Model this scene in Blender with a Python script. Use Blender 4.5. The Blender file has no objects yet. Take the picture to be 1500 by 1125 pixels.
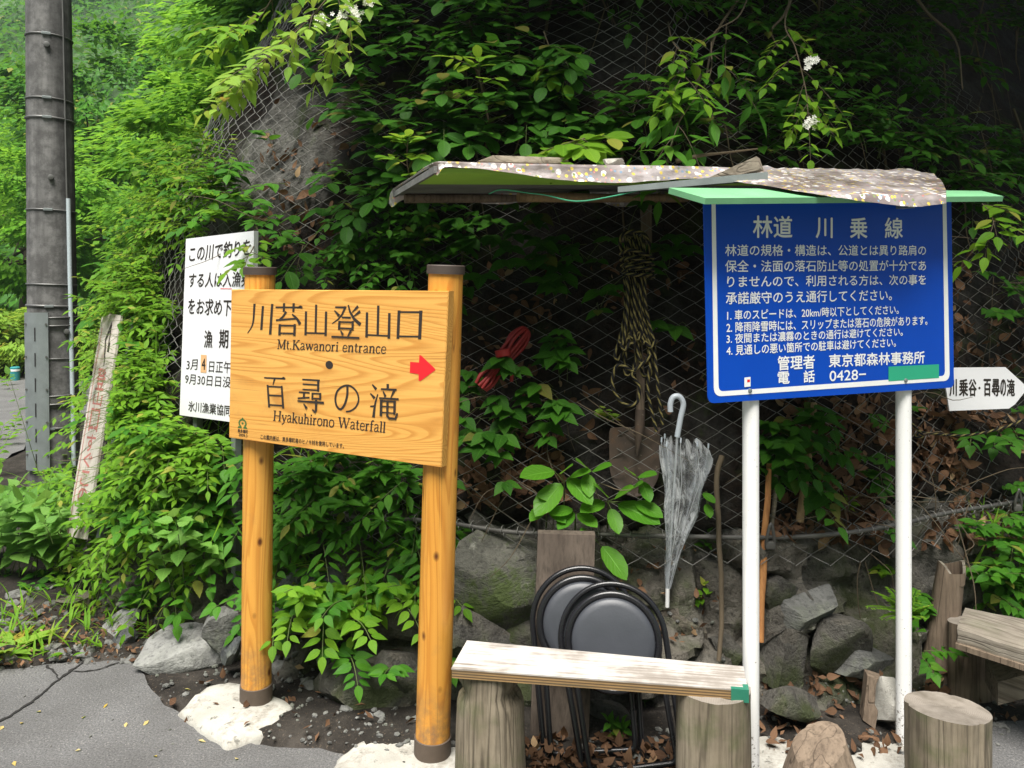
import bpy, math, random
import numpy as np
from mathutils import Vector, Matrix, noise

SC = bpy.context.scene
COL = SC.collection
R = math.radians

# ------------------------------------------------------------------ camera
EYE, HOR, F = 1.55, 412.0, 1170.0          # eye height, horizon row and focal length in photo pixels
cam_d = bpy.data.cameras.new('camera')
cam_d.sensor_width = 36.0
cam_d.lens = 36.0 * F / 1500.0
cam_d.shift_y = -(562.5 - HOR) / 1500.0
cam_d.clip_start, cam_d.clip_end = 0.05, 2000.0
cam = bpy.data.objects.new('camera', cam_d)
cam.location = (0, 0, EYE)
cam.rotation_euler = (R(90), 0, 0)
COL.objects.link(cam)
SC.camera = cam

# ------------------------------------------------------------------ sky, sun, exposure
SUN_EL, SUN_AZ = R(66), R(-16)             # azimuth of the sun measured behind the camera, to its left
world = bpy.data.worlds.new('World')
SC.world = world
world.use_nodes = True
wn = world.node_tree
sky = wn.nodes.new('ShaderNodeTexSky')
sky.sky_type = 'NISHITA'
sky.sun_disc = False
sky.sun_elevation = SUN_EL
sky.sun_rotation = R(180) + SUN_AZ
sky.air_density, sky.dust_density, sky.ozone_density = 1.3, 3.0, 1.0
wn.links.new(sky.outputs[0], wn.nodes['Background'].inputs[0])
wn.nodes['Background'].inputs[1].default_value = 0.05
sun_d = bpy.data.lights.new('sun', 'SUN')
sun_d.energy = 5.0
sun_d.angle = R(36)
sun_d.color = (1.0, 0.96, 0.90)
sun = bpy.data.objects.new('sun', sun_d)
sd = Vector((math.sin(SUN_AZ) * math.cos(SUN_EL), -math.cos(SUN_AZ) * math.cos(SUN_EL), math.sin(SUN_EL)))
sun.rotation_euler = sd.to_track_quat('Z', 'Y').to_euler()
sun.location = (0, -5, 12)
COL.objects.link(sun)
SC.view_settings.view_transform = 'Standard'
SC.view_settings.look = 'None'
SC.view_settings.gamma = 1.0
SC.view_settings.use_curve_mapping = False
SC.view_settings.exposure = 1.0
SC.cycles.max_bounces = 6
SC.cycles.transparent_max_bounces = 12

# ------------------------------------------------------------------ helpers: points
def ray(px, py):
    return Vector(((px - 750.0) / F, 1.0, -(py - HOR) / F))
def at(px, py, Y):
    return Vector((0, 0, EYE)) + ray(px, py) * Y
def gnd(px, py, z=0.0):
    return at(px, py, (EYE - z) * F / (py - HOR))
def proj(p):
    return 750 + F * p[0] / p[1], HOR - F * (p[2] - EYE) / p[1]

class Frame:
    """upright frame: x along a sign, y away from its face, z up"""
    def __init__(s, a, b):
        s.o = Vector((a[0], a[1], 0)); d = Vector((b[0] - a[0], b[1] - a[1], 0)); s.len = d.length
        s.d = d.normalized(); s.n = Vector((-s.d.y, s.d.x, 0))
        s.ang = math.atan2(s.d.y, s.d.x)
    def w(s, x, y, z):
        return s.o + s.d * x + s.n * y + Vector((0, 0, z))
    def hit(s, px, py, y):
        r = ray(px, py); c = Vector((0, 0, EYE)); p0 = s.o + s.n * y
        return c + r * ((p0 - c).dot(s.n) / r.dot(s.n))
    def loc(s, p):
        q = p - s.o
        return q.dot(s.d), q.dot(s.n), q.z

# ------------------------------------------------------------------ helpers: objects
BASIS = {}
def tag(o, label=None, cat=None, group=None, kind=None):
    if label: o['label'] = label
    if cat: o['category'] = cat
    if group: o['group'] = group
    if kind: o['kind'] = kind
    return o
def empty(name, loc, label, cat, group=None, ang=0.0):
    o = bpy.data.objects.new(name, None)
    o.empty_display_size = 0.05
    COL.objects.link(o)
    o.location = loc; o.rotation_euler = (0, 0, ang)
    BASIS[o.name] = Matrix.Translation(Vector(loc)) @ Matrix.Rotation(ang, 4, 'Z')
    return tag(o, label, cat, group)
def link(name, me, parent=None, origin=None):
    """me is authored in world coordinates; moved into the frame of its thing"""
    o = bpy.data.objects.new(name, me)
    COL.objects.link(o)
    if parent is not None:
        B = BASIS[parent.name]
        me.transform(B.inverted())
        o.parent = parent
        BASIS[o.name] = B
    else:
        og = Vector(origin) if origin is not None else Vector((0, 0, 0))
        me.transform(Matrix.Translation(-og)); o.location = og
        BASIS[o.name] = Matrix.Translation(og)
    return o

class MB:
    def __init__(s):
        s.v, s.f, s.m = [], [], []
    def add(s, vs, fs, mi=0):
        b = len(s.v)
        s.v += [tuple(p) for p in vs]
        s.f += [tuple(b + i for i in f) for f in fs]
        s.m += [mi] * len(fs)
        return s
    def box(s, M, sx, sy, sz, mi=0, c=0.0):
        """box centred on M, optional small chamfer c"""
        x, y, z = sx / 2, sy / 2, sz / 2
        if c <= 0:
            vs = [(a, b, d) for d in (-z, z) for b in (-y, y) for a in (-x, x)]
            fs = [(0, 2, 3, 1), (4, 5, 7, 6), (0, 1, 5, 4), (2, 6, 7, 3), (0, 4, 6, 2), (1, 3, 7, 5)]
            return s.add([M @ Vector(p) for p in vs], fs, mi)
        import bmesh
        bm = bmesh.new()
        bmesh.ops.create_cube(bm, size=1.0)
        for v in bm.verts: v.co = Vector((v.co.x * sx, v.co.y * sy, v.co.z * sz))
        bmesh.ops.bevel(bm, geom=bm.edges[:], offset=c, segments=2, affect='EDGES', profile=0.5)
        bm.verts.index_update()
        s.add([M @ v.co for v in bm.verts], [[v.index for v in f.verts] for f in bm.faces], mi)
        bm.free(); return s
    def prism(s, front, off, mi=0):
        """polygon `front` (seen from outside, ccw) extruded by vector off"""
        n = len(front); off = Vector(off)
        vs = [Vector(p) for p in front] + [Vector(p) + off for p in front]
        fs = [tuple(range(n)), tuple(range(2 * n - 1, n - 1, -1))]
        fs += [(i, i + n, (i + 1) % n + n, (i + 1) % n) for i in range(n)]
        return s.add(vs, fs, mi)
    def tube(s, pts, rad, sides=8, caps=True, closed=False, mi=0):
        pts = [Vector(p) for p in pts]; n = len(pts)
        rs = rad if isinstance(rad, (list, tuple)) else [rad] * n
        up = None; rings = []
        for i, p in enumerate(pts):
            if closed: t = pts[(i + 1) % n] - pts[i - 1]
            else: t = pts[min(i + 1, n - 1)] - pts[max(i - 1, 0)]
            if t.length < 1e-9: t = Vector((0, 0, 1))
            t.normalize()
            if up is None:
                up = Vector((0, 0, 1)) if abs(t.z) < 0.9 else Vector((1, 0, 0))
            up = (up - t * up.dot(t))
            if up.length < 1e-6: up = t.orthogonal()
            up.normalize(); sd_ = t.cross(up)
            rings.append([p + (up * math.cos(2 * math.pi * k / sides) + sd_ * math.sin(2 * math.pi * k / sides)) * rs[i] for k in range(sides)])
        vs = [q for r_ in rings for q in r_]
        fs = []
        for i in range(n if closed else n - 1):
            j = (i + 1) % n
            for k in range(sides):
                k2 = (k + 1) % sides
                fs.append((i * sides + k, i * sides + k2, j * sides + k2, j * sides + k))
        if caps and not closed:
            fs.append(tuple(range(sides - 1, -1, -1))); fs.append(tuple((n - 1) * sides + k for k in range(sides)))
        return s.add(vs, fs, mi)
    def grid(s, P, mi=0, flip=False):
        """P: rows of points"""
        nr, nc = len(P), len(P[0])
        vs = [p for r_ in P for p in r_]
        fs = []
        for i in range(nr - 1):
            for j in range(nc - 1):
                q = (i * nc + j, i * nc + j + 1, (i + 1) * nc + j + 1, (i + 1) * nc + j)
                fs.append(q[::-1] if flip else q)
        return s.add(vs, fs, mi)
    def mesh(s, name, mats, smooth=None):
        me = bpy.data.meshes.new(name)
        me.from_pydata(s.v, [], s.f)
        for m in (mats if isinstance(mats, (list, tuple)) else [mats]): me.materials.append(m)
        if any(s.m): me.polygons.foreach_set('material_index', s.m)
        if smooth is not None:
            me.polygons.foreach_set('use_smooth', [True] * len(s.f))
            if smooth < 180:
                me.set_sharp_from_angle(angle=R(smooth))
        me.update()
        return me
    def build(s, name, mats, parent=None, origin=None, smooth=None):
        return link(name, s.mesh(name, mats, smooth), parent, origin)

def crv(pts, n=8):
    """Catmull-Rom through pts"""
    pts = [Vector(p) for p in pts]
    P = [pts[0] * 2 - pts[1]] + pts + [pts[-1] * 2 - pts[-2]]
    out = []
    for i in range(1, len(P) - 2):
        for k in range(n):
            t = k / n
            a, b, c, d = P[i - 1], P[i], P[i + 1], P[i + 2]
            out.append(0.5 * ((2 * b) + (c - a) * t + (2 * a - 5 * b + 4 * c - d) * t * t + (3 * b - a - 3 * c + d) * t ** 3))
    out.append(pts[-1]); return out

# ------------------------------------------------------------------ helpers: materials
class G:
    def __init__(s, name):
        s.m = bpy.data.materials.new(name); s.m.use_nodes = True
        s.t = s.m.node_tree; s.t.nodes.clear()
        s.out = s.t.nodes.new('ShaderNodeOutputMaterial')
    def a(s, typ, out=0, props=None, **kw):
        n = s.t.nodes.new('ShaderNode' + typ)
        for k, v in (props or {}).items(): setattr(n, k, v)
        for k, v in kw.items():
            key = int(k[1:]) if k[0] == 'i' and k[1:].isdigit() else k.replace('_', ' ')
            inp = n.inputs[key]
            if isinstance(v, bpy.types.NodeSocket): s.t.links.new(v, inp)
            else:
                if hasattr(inp.default_value, '__len__') and not hasattr(v, '__len__'): v = [v] * len(inp.default_value)
                if hasattr(v, '__len__') and len(inp.default_value) == 4 and len(v) == 3: v = (*v, 1)
                inp.default_value = v
        return n.outputs[out]
    def obj(s, scale=(1, 1, 1), rot=(0, 0, 0), loc=(0, 0, 0)):
        c = s.a('TexCoord', 'Object')
        return s.a('Mapping', Vector=c, Scale=scale, Rotation=rot, Location=loc)
    def noise(s, vec, scale, detail=4, rough=0.55, dist=0.0):
        return s.a('TexNoise', 'Fac', Vector=vec, Scale=scale, Detail=detail, Roughness=rough, Distortion=dist)
    def ramp(s, fac, stops, interp='LINEAR'):
        n = s.t.nodes.new('ShaderNodeValToRGB'); cr = n.color_ramp; cr.interpolation = interp
        while len(cr.elements) < len(stops): cr.elements.new(0.5)
        for e, (p, c) in zip(cr.elements, stops):
            e.position = p; e.color = (*(c if hasattr(c, '__len__') else (c, c, c)), 1)[:4]
        s.t.links.new(fac, n.inputs[0]); return n.outputs[0]
    def mix(s, fac, a, b, blend='MIX'):
        n = s.t.nodes.new('ShaderNodeMix'); n.data_type = 'RGBA'; n.blend_type = blend
        for i, v in ((0, fac), (6, a), (7, b)):
            if isinstance(v, bpy.types.NodeSocket): s.t.links.new(v, n.inputs[i])
            else: n.inputs[i].default_value = (*v, 1) if hasattr(v, '__len__') and len(v) == 3 else v
        return n.outputs[2]
    def math(s, op, a, b=0.0, c=0.0):
        n = s.t.nodes.new('ShaderNodeMath'); n.operation = op
        for i, v in enumerate((a, b, c)):
            if isinstance(v, bpy.types.NodeSocket): s.t.links.new(v, n.inputs[i])
            else: n.inputs[i].default_value = v
        return n.outputs[0]
    def bump(s, h, strength=0.3, dist=0.01):
        return s.a('Bump', Height=h, Strength=strength, Distance=dist)
    def pbr(s, color, rough=0.6, normal=None, metal=0.0, spec=0.5, **kw):
        k = dict(Base_Color=color, Roughness=rough, Metallic=metal, Specular_IOR_Level=spec, **kw)
        if normal is not None: k['Normal'] = normal
        return s.a('BsdfPrincipled', **k)
    def done(s, sh):
        s.t.links.new(sh, s.out.inputs[0]); return s.m

def m_plain(name, color, rough=0.5, metal=0.0, var=0.15, scale=8.0, bump=0.05, spec=0.5):
    g = G(name); v = g.obj()
    n = g.noise(v, scale, 5, 0.6)
    c = g.mix(n, [x * (1 - var) for x in color], [min(1, x * (1 + var)) for x in color])
    return g.done(g.pbr(c, g.math('ADD', g.math('MULTIPLY', n, 0.15), rough - 0.07), g.bump(g.noise(v, scale * 12, 3), bump, 0.004), metal, spec))

def m_wood(name, light, mid, dark, along='x', rings=9.0, sc=4.0, rough=0.42, fibre=0.25, stretch=0.12, knots=False, spec=0.4, crack=0.0):
    """sawn wood with contour-like grain"""
    g = G(name)
    k = {'x': (stretch, 1, 1), 'y': (1, stretch, 1), 'z': (1, 1, stretch)}[along]
    v = g.obj(scale=tuple(q * sc for q in k))
    n1 = g.noise(v, 1.0, 2.0, 0.45, 0.3)
    w = g.math('FRACT', g.math('MULTIPLY', n1, rings))
    line = g.ramp(w, [(0.0, 0.0), (0.45, 0.08), (0.82, 1.0), (0.93, 0.8), (1.0, 0.0)])
    fk = {'x': (2, 90, 90), 'y': (90, 2, 90), 'z': (90, 90, 2)}[along]
    fib = g.noise(g.obj(scale=fk), 1.0, 3, 0.6)
    big = g.noise(g.obj(scale=tuple(q * 2.2 for q in k)), 1.0, 3, 0.5)
    c = g.mix(g.ramp(big, [(0.3, 0), (0.7, 1)]), light, mid)
    c = g.mix(g.math('MULTIPLY', line, 0.55), c, dark)
    c = g.mix(g.math('MULTIPLY', g.ramp(fib, [(0.4, 0), (0.75, 1)]), fibre), c, dark)
    if crack > 0:                           # drying cracks and grey water marks
        ck = {'x': (.6, 24, 24), 'y': (24, .6, 24), 'z': (24, 24, .6)}[along]
        cr = g.ramp(g.noise(g.obj(scale=ck), 1.0, 1, 0.4), [(0.492, 0), (0.499, 1), (0.501, 1), (0.508, 0)])
        cr = g.math('MULTIPLY', cr, g.ramp(g.noise(g.obj(), 3.0, 2), [(0.5, 0), (0.6, 1)]))
        c = g.mix(g.math('MULTIPLY', cr, crack), c, (0.10, 0.035, 0.008))
        c = g.mix(g.ramp(g.noise(g.obj(), 5.0, 6, 0.7), [(0.56, 0), (0.74, 0.35)]), c, (0.30, 0.17, 0.06))
    if knots:
        sp_z = g.t.nodes.new('ShaderNodeSeparateXYZ'); g.t.links.new(g.a('TexCoord', 'Object'), sp_z.inputs[0])
        mud = g.math('MULTIPLY', g.ramp(sp_z.outputs[2], [(0.08, 0.9), (0.30, 0)]), g.ramp(g.noise(g.obj(), 16.0, 6, 0.7), [(0.40, 0), (0.62, 1)]))
        c = g.mix(mud, c, (0.16, 0.11, 0.065))
        kv = g.obj(scale=(11, 11, 6.5))
        d = g.a('TexVoronoi', 'Distance', Vector=kv, Scale=1.0, Randomness=1.0)
        c = g.mix(g.ramp(d, [(0.05, 1), (0.085, 0.55), (0.13, 0)]), c, (0.10, 0.028, 0.006))
    return g.done(g.pbr(c, rough, g.bump(g.math('ADD', fib, line), 0.12, 0.002), spec=spec))

def m_weathered(name, a, b, c3, along='z', rough=0.85, crack=True, green=0.0, wear=None):
    """old grey wood with fibres, stains and splits"""
    g = G(name)
    fk = {'x': (5, 85, 85), 'y': (85, 5, 85), 'z': (85, 85, 5)}[along]
    sk = {'x': (2.2, 13, 13), 'y': (13, 2.2, 13), 'z': (13, 13, 2.2)}[along]
    fib = g.noise(g.obj(scale=fk), 1.0, 5, 0.65)
    st = g.noise(g.obj(scale=sk), 1.0, 4, 0.6)
    big = g.noise(g.obj(), 6.0, 5, 0.6)
    col = g.mix(g.ramp(st, [(0.3, 0), (0.7, 1)]), a, b)
    col = g.mix(g.ramp(fib, [(0.45, 0), (0.7, 0.75)]), col, c3)
    col = g.mix(g.ramp(big, [(0.42, 0.0), (0.75, 0.55)]), col, c3)
    h = fib
    if crack:
        ck = {'x': (.7, 19, 19), 'y': (19, .7, 19), 'z': (19, 19, .7)}[along]
        cr = g.ramp(g.noise(g.obj(scale=ck), 1.0, 1, 0.4), [(0.485, 0), (0.497, 1), (0.503, 1), (0.515, 0)])
        col = g.mix(g.math('MULTIPLY', cr, 0.45), col, (0.012, 0.009, 0.006))
        h = g.math('SUBTRACT', fib, cr)
    if green > 0:
        col = g.mix(g.math('MULTIPLY', g.ramp(g.noise(g.obj(), 9.0, 5, 0.6), [(0.5, 0), (0.7, 1)]), green), col, (0.06, 0.09, 0.02))
    if wear is not None:
        pt = g.ramp(g.math('ADD', g.math('MULTIPLY', big, 0.6), g.math('MULTIPLY', fib, 0.4)), [(0.45, 1), (0.56, 0)])
        col = g.mix(g.math('MULTIPLY', pt, 0.9), col, wear)
    return g.done(g.pbr(col, rough, g.bump(h, 0.45, 0.004), spec=0.25))

def m_leaf(name, c1, c2, trans=(0.30, 0.50, 0.05), tf=0.35, rough=0.55, veins=0.5, patch=None):
    g = G(name)
    rnd = g.a('NewGeometry', 'Random Per Island')
    uv = g.a('TexCoord', 'UV')
    s = g.t.nodes.new('ShaderNodeSeparateXYZ'); g.t.links.new(uv, s.inputs[0])
    u, vv = s.outputs[0], s.outputs[1]
    av = g.math('ABSOLUTE', vv)
    rib = g.ramp(av, [(0.0, 1), (0.07, 0)])
    side = g.math('ABSOLUTE', g.math('SUBTRACT', g.math('FRACT', g.math('SUBTRACT', g.math('MULTIPLY', u, 7.0), g.math('MULTIPLY', av, 2.2))), 0.5))
    sv = g.ramp(side, [(0.0, 1), (0.10, 0)])
    vein = g.math('MAXIMUM', rib, g.math('MULTIPLY', sv, 0.6))
    c = g.mix(rnd, c1, c2)
    n = g.noise(g.obj(), 40.0, 3)
    c = g.mix(g.math('MULTIPLY', n, 0.35), c, [x * 0.55 for x in c1])
    if patch is not None:
        c = g.mix(g.ramp(rnd, [(0.955, 0), (0.965, 1)]), c, patch)
    cv = g.mix(g.math('MULTIPLY', vein, veins), c, [min(1, x * 1.7 + 0.015) for x in c2])
    bs = g.pbr(cv, g.math('ADD', rough - 0.1, g.math('MULTIPLY', n, 0.2)), g.bump(g.math('SUBTRACT', g.math('MULTIPLY', n, 0.8), vein), 0.45, 0.003), spec=0.22)
    tr = g.a('BsdfTranslucent', Color=g.mix(rnd, [x * 0.8 for x in trans], trans))
    return g.done(g.a('MixShader', i0=tf, i1=bs, i2=tr))

M = {}
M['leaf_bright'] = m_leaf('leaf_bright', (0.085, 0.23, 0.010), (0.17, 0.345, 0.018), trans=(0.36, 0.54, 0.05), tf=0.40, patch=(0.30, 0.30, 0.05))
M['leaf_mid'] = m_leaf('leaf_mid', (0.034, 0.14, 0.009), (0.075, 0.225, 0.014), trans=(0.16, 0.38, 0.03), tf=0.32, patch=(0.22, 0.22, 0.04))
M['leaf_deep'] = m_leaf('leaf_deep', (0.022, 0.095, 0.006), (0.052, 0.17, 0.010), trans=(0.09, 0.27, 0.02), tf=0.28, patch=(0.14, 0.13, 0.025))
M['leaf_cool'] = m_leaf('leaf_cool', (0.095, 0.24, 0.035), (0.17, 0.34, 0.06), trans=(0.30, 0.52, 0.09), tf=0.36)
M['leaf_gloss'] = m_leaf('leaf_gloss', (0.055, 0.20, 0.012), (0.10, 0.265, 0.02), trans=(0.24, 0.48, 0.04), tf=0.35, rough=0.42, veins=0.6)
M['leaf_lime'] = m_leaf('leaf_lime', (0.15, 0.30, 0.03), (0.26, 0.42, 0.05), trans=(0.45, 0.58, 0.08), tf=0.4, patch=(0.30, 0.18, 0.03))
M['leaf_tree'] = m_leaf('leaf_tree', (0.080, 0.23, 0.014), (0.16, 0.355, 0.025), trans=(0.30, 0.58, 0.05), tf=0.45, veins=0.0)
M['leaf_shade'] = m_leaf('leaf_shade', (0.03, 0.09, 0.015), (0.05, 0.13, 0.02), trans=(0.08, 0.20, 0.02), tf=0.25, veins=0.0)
M['stem'] = m_plain('stem', (0.10, 0.14, 0.035), 0.7, var=0.3)
M['twig'] = m_plain('twig', (0.10, 0.075, 0.045), 0.85, var=0.35, bump=0.3)
M['petal'] = m_plain('petal', (0.85, 0.84, 0.78), 0.6, var=0.05)
M['dry_leaf'] = m_leaf('dry_leaf', (0.075, 0.038, 0.020), (0.24, 0.135, 0.075), trans=(0.2, 0.09, 0.03), tf=0.15, rough=0.75, veins=0.3, patch=(0.35, 0.24, 0.13))
def m_bark(name, a, b):
    g = G(name); n = g.noise(g.obj(scale=(14, 14, 3)), 1.0, 6, 0.7)
    return g.done(g.pbr(g.mix(n, a, b), 0.9, g.bump(n, 0.6, 0.02), spec=0.2))
M['bark'] = m_bark('bark', (0.035, 0.028, 0.02), (0.12, 0.10, 0.075))

def m_road():
    g = G('asphalt'); v = g.obj()
    n = g.noise(v, 150, 4, 0.85); n2 = g.noise(v, 3.0, 6, 0.6); sp = g.a('TexVoronoi', 'Distance', Vector=v, Scale=75.0)
    c = g.mix(g.ramp(n, [(0.35, 0), (0.68, 1)]), (0.055, 0.055, 0.057), (0.25, 0.247, 0.243))
    c = g.mix(g.ramp(sp, [(0.10, 0.8), (0.2, 0)]), c, (0.32, 0.31, 0.29))
    c = g.mix(g.ramp(n2, [(0.35, 0.45), (0.7, 0)]), c, (0.05, 0.048, 0.045))
    return g.done(g.pbr(c, 0.85, g.bump(n, 0.8, 0.006), spec=0.3))
M['road'] = m_road()
def m_soil():
    g = G('soil'); v = g.obj()
    n = g.noise(v, 5, 8, 0.7); f = g.noise(v, 120, 4, 0.7)
    c = g.ramp(n, [(0.25, (0.012, 0.011, 0.010)), (0.5, (0.032, 0.028, 0.024)), (0.75, (0.080, 0.070, 0.06))])
    c = g.mix(g.ramp(f, [(0.6, 0), (0.72, 0.8)]), c, (0.20, 0.155, 0.11))
    return g.done(g.pbr(c, 0.95, g.bump(g.math('ADD', n, f), 0.9, 0.012), spec=0.15))
M['soil'] = m_soil()
def m_rock(name, a, b, moss=0.35, lichen=0.2, mossc=(0.055, 0.085, 0.015)):
    g = G(name); v = g.obj()
    n = g.noise(v, 7, 8, 0.65, 0.4); f = g.noise(v, 45, 6, 0.7); big = g.noise(v, 2.3, 5, 0.6)
    lay = g.noise(g.obj(scale=(5, 4, 13), rot=(0.7, 0.5, 0.2)), 1.0, 6, 0.7, 1.0)
    c = g.mix(g.ramp(g.math('ADD', g.math('MULTIPLY', n, 0.6), g.math('MULTIPLY', lay, 0.4)), [(0.33, 0), (0.66, 1)]), a, b)
    c = g.mix(g.ramp(f, [(0.30, 0.75), (0.5, 0)]), c, [x * 0.35 for x in a])
    c = g.mix(g.math('MULTIPLY', g.ramp(g.noise(v, 11, 6, 0.7), [(0.58, 0), (0.66, 1)]), lichen), c, (0.42, 0.42, 0.36))
    mm = g.ramp(g.math('ADD', g.math('MULTIPLY', big, 0.7), g.math('MULTIPLY', f, 0.3)), [(0.50, 0), (0.58, 1)])
    c = g.mix(g.math('MULTIPLY', mm, moss), c, mossc)
    h = g.math('ADD', g.math('ADD', n, g.math('MULTIPLY', f, 0.5)), lay)
    return g.done(g.pbr(c, 0.88, g.bump(h, 0.7, 0.03), spec=0.25))
M['rock_grey'] = m_rock('rock_grey', (0.085, 0.085, 0.08), (0.235, 0.235, 0.22), 0.25, 0.25)
M['rock_pale'] = m_rock('rock_pale', (0.13, 0.13, 0.125), (0.34, 0.34, 0.325), 0.1, 0.3)
M['rock_brown'] = m_rock('rock_brown', (0.09, 0.078, 0.062), (0.215, 0.185, 0.15), 0.3, 0.2)
M['rock_moss'] = m_rock('rock_moss', (0.065, 0.065, 0.055), (0.19, 0.185, 0.155), 0.85, 0.4)
M['rock_dark'] = m_rock('rock_dark', (0.045, 0.047, 0.05), (0.135, 0.14, 0.145), 0.2, 0.15)
def m_bank(centre=(-1.25, 4.0, 2.15)):
    """embankment: dark rock, earth, moss and matted litter"""
    g = G('embankment_ground'); v = g.obj()
    n = g.noise(v, 3.0, 8, 0.65, 0.5); f = g.noise(v, 40, 6, 0.7); b = g.noise(v, 1.1, 4, 0.55); fine = g.noise(v, 11, 6, 0.65)
    rock = g.mix(g.ramp(fine, [(0.32, 0), (0.68, 1)]), (0.013, 0.012, 0.011), (0.062, 0.058, 0.05))
    soil = g.mix(g.ramp(f, [(0.35, 0), (0.7, 1)]), (0.008, 0.006, 0.005), (0.042, 0.028, 0.019))
    c = g.mix(g.ramp(g.math('ADD', g.math('MULTIPLY', b, 0.5), g.math('MULTIPLY', n, 0.5)), [(0.45, 0), (0.54, 1)]), rock, soil)
    dn_ = g.t.nodes.new('ShaderNodeVectorMath'); dn_.operation = 'DISTANCE'; g.t.links.new(v, dn_.inputs[0]); dn_.inputs[1].default_value = centre
    bare = g.ramp(g.math('ADD', dn_.outputs['Value'], g.math('MULTIPLY', n, 0.9)), [(0.62, 1), (1.35, 0)])
    c = g.mix(bare, c, g.mix(g.ramp(fine, [(0.30, 0), (0.68, 1)]), (0.032, 0.031, 0.028), (0.28, 0.27, 0.24)))
    c = g.mix(g.math('MULTIPLY', g.ramp(g.noise(v, 4.5, 6, 0.65), [(0.55, 0), (0.66, 1)]), 0.75), c, (0.038, 0.06, 0.012))
    c = g.mix(g.ramp(f, [(0.28, 0.7), (0.45, 0)]), c, (0.012, 0.010, 0.008))
    return g.done(g.pbr(c, 0.92, g.bump(g.math('ADD', g.math('ADD', n, fine), f), 0.9, 0.04), spec=0.2))
M['bank'] = m_bank()
def m_wallrock():
    g = G('wall_rock'); v = g.obj()
    n = g.noise(v, 6.0, 8, 0.7, 0.6); f = g.noise(v, 55, 6, 0.7); b = g.noise(v, 1.7, 5, 0.6)
    cell = g.a('TexVoronoi', 'Color', Vector=v, Scale=4.0)
    c = g.mix(g.ramp(n, [(0.33, 0), (0.68, 1)]), (0.045, 0.043, 0.038), (0.24, 0.228, 0.195))
    c = g.mix(0.25, c, g.mix(cell, (0.09, 0.09, 0.09), (0.30, 0.25, 0.19)))
    c = g.mix(g.ramp(f, [(0.30, 0.8), (0.48, 0)]), c, (0.022, 0.020, 0.017))
    c = g.mix(g.math('MULTIPLY', g.ramp(g.math('ADD', g.math('MULTIPLY', b, 0.6), g.math('MULTIPLY', n, 0.4)), [(0.49, 0), (0.58, 1)]), 0.85), c, (0.042, 0.058, 0.014))
    c = g.mix(g.math('MULTIPLY', g.ramp(g.noise(v, 16, 6, 0.75), [(0.62, 0), (0.68, 1)]), 0.6), c, (0.40, 0.40, 0.32))
    return g.done(g.pbr(c, 0.9, g.bump(g.math('ADD', n, f), 0.9, 0.03), spec=0.22))
M['wall_rock'] = m_wallrock()
def m_concrete(name, a, b, scale=30):
    g = G(name); v = g.obj()
    n = g.noise(v, 6, 6, 0.6); f = g.noise(v, scale * 6, 3, 0.7); k = g.noise(v, scale, 4, 0.7)
    c = g.mix(g.ramp(n, [(0.3, 0), (0.7, 1)]), a, b)
    c = g.mix(g.ramp(g.noise(v, 13, 7, 0.7), [(0.50, 0), (0.70, 0.75)]), c, (0.15, 0.13, 0.10))
    c = g.mix(g.ramp(k, [(0.60, 0), (0.68, 0.75)]), c, [x * 0.35 for x in a])
    return g.done(g.pbr(c, 0.9, g.bump(g.math('ADD', f, k), 0.5, 0.006), spec=0.25))
M['concrete'] = m_concrete('concrete', (0.28, 0.27, 0.235), (0.50, 0.485, 0.44))
def m_pole():
    g = G('pole_concrete')
    st = g.noise(g.obj(scale=(9, 9, 0.5)), 1.0, 5, 0.6); n = g.noise(g.obj(), 10, 6, 0.7)
    f = g.noise(g.obj(), 90, 3, 0.6)
    c = g.mix(g.ramp(st, [(0.35, 0), (0.66, 1)]), (0.085, 0.084, 0.082), (0.225, 0.222, 0.216))
    c = g.mix(g.ramp(n, [(0.42, 0.6), (0.6, 0)]), c, (0.045, 0.044, 0.042))
    return g.done(g.pbr(c, 0.85, g.bump(g.math('ADD', n, f), 0.35, 0.006), spec=0.25))
M['pole'] = m_pole()
M['galv'] = m_plain('galvanised_steel', (0.26, 0.29, 0.29), 0.5, 0.55, var=0.25, scale=14)
M['band_steel'] = m_plain('band_steel', (0.16, 0.16, 0.155), 0.5, 0.6, var=0.3)
M['wire'] = m_plain('netting_wire', (0.24, 0.235, 0.215), 0.6, 0.3, var=0.3, scale=3)
M['cable'] = m_plain('cable_steel', (0.13, 0.125, 0.115), 0.6, 0.5, var=0.3, scale=20)
M['pvc'] = m_plain('conduit_plastic', (0.45, 0.52, 0.55), 0.5, var=0.1)
M['black'] = m_plain('black_paint', (0.012, 0.011, 0.011), 0.6, var=0.1, bump=0.0)
M['ink'] = m_plain('ink', (0.02, 0.014, 0.01), 0.75, var=0.1, bump=0.0)
M['red'] = m_plain('red_paint', (0.70, 0.012, 0.02), 0.5, var=0.1)
M['green_mark'] = m_plain('green_mark', (0.05, 0.13, 0.03), 0.6, var=0.1)
M['white_paint'] = m_plain('white_paint', (0.82, 0.82, 0.80), 0.4, var=0.04, scale=5)
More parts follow.
